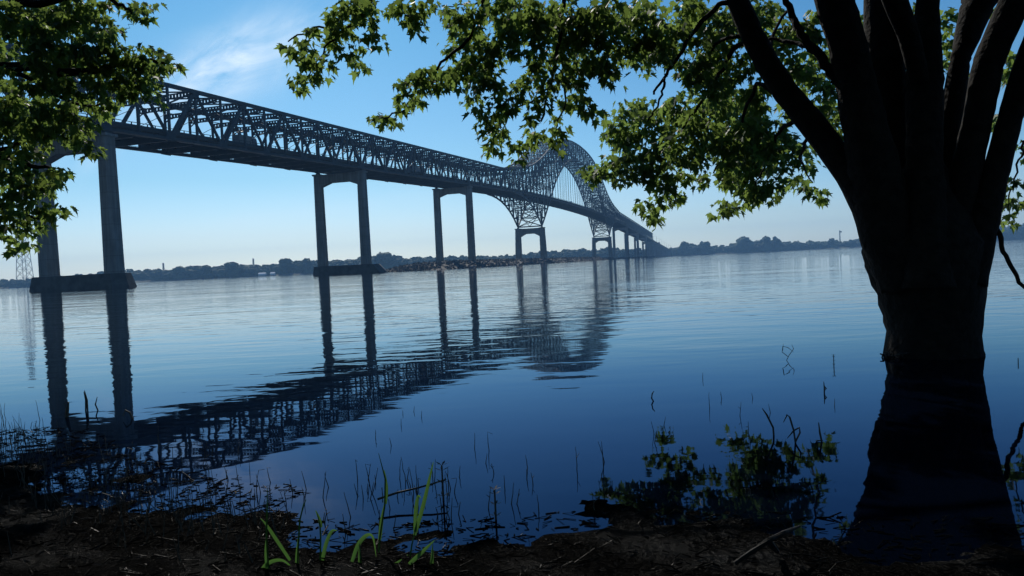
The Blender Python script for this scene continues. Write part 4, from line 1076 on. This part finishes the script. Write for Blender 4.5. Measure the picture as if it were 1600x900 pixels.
leafy(775, 812, 48, 'dark stalk with small leaves at the mud edge right of the reeds')
b = MB()
q = [on_water(x, y, .05+.01*i) for i, (x, y) in enumerate([(590, 780), (620, 770), (650, 763), (672, 757), (697, 749)])]
b.tube(q, [.006, .006, .005, .005, .004], 6)
tag(b.build('floating_twig', REED), 'long dark twig slanting over the water behind the green reeds', 'twig')
# debris at the trunk's waterline
b = MB()
for k in range(26):
    a = rd.uniform(0, 6.28); c0 = at(1386, 556, TD-.1)*[1, 1, 0]+np.array([rd.uniform(-.06, .10), rd.uniform(-.2, .05), rd.uniform(.0, .06)])
    b.tube([c0, c0+np.array([rd.uniform(-.14, .06), rd.uniform(-.1, .1), rd.uniform(-.05, .05)])], .008, 5)
tag(b.build('flotsam_clump', DRIFT), 'small clump of flotsam caught against the big trunk at the waterline', 'flotsam')
# driftwood branch on the mud at bottom right
b = MB()
q = [on_water(x, y, z) for x, y, z in ((1148, 880, .06), (1175, 862, .10), (1200, 845, .14), (1225, 832, .15), (1250, 822, .13))]
b.tube(q, [.008, .010, .010, .008, .004], 9, True, .1, rd)
b.tube([q[2], on_water(1215, 862, .06)], [.015, .008], 6)
tag(b.build('driftwood', DRIFT), 'dark curved driftwood branch lying on the mud at the lower right', 'driftwood')
# broken reed litter strewn over the mud and matted at the water's edge
b = MB(); dl = random.Random(9)
def zbank(x, y): return float(bank_z(np.array([[x]]), np.array([[y]]))[0, 0])
cnt = 0
while cnt < 9000:
    x = dl.uniform(-6, 4.6); y = dl.uniform(1.7, 7)
    ys_ = np.interp(x, SH_X, SH_Y)
    if y > ys_+(.25 if x > -1.2 else .75): continue
    if y < ys_-2.2: continue
    z = max(zbank(x, y), -.004); L = dl.uniform(.012, .07)*(1 if dl.random() < .95 else 1.8); a = dl.gauss(0, .9)
    t = dl.gauss(0, .16); d = np.array([math.cos(a), math.sin(a)*.9, t]); p = np.array([x, y, z+.006+abs(t)*L*.3])
    r = dl.uniform(.001, .003)
    b.bar(p-d*L/2, p+d*L/2, r*2, r*1.2, (0, 0, 1)); cnt += 1
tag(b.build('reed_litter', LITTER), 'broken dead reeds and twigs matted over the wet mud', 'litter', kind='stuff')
# upright dead bits bristling from the matted edge at the left
b = MB()
for _ in range(420):
    x = dl.uniform(-4.6, -1.1); ys_ = np.interp(x, SH_X, SH_Y); y = ys_+dl.gauss(0, .28)
    h = dl.uniform(.03, .14); p = np.array([x, y, max(zbank(x, y), -.01)])
    b.tube([p-np.array([0, 0, .03]), p+np.array([dl.gauss(0, .35)*h, dl.gauss(0, .2)*h, h])], [.0028, .001], 4)
tag(b.build('matted_stubble', REED), 'dark stubble of dead reeds bristling along the left mud edge', 'stubble', kind='stuff')

# ------------------------------------------------------------------ the air
if HAZE:
    b = MB(); b.box(-3400, 3400, -120, 3500, -4, 125)
    hz = bpy.data.materials.new('haze_air'); hz.use_nodes = True
    t = hz.node_tree; t.nodes.clear(); ov = N(t, 'ShaderNodeOutputMaterial'); pv = N(t, 'ShaderNodeVolumePrincipled')
    pv.inputs['Color'].default_value = (.30, .60, 1.0, 1); pv.inputs['Density'].default_value = HAZE; pv.inputs['Anisotropy'].default_value = .1
    t.links.new(pv.outputs[0], ov.inputs['Volume'])
    tag(b.build('haze', hz), kind='stuff')
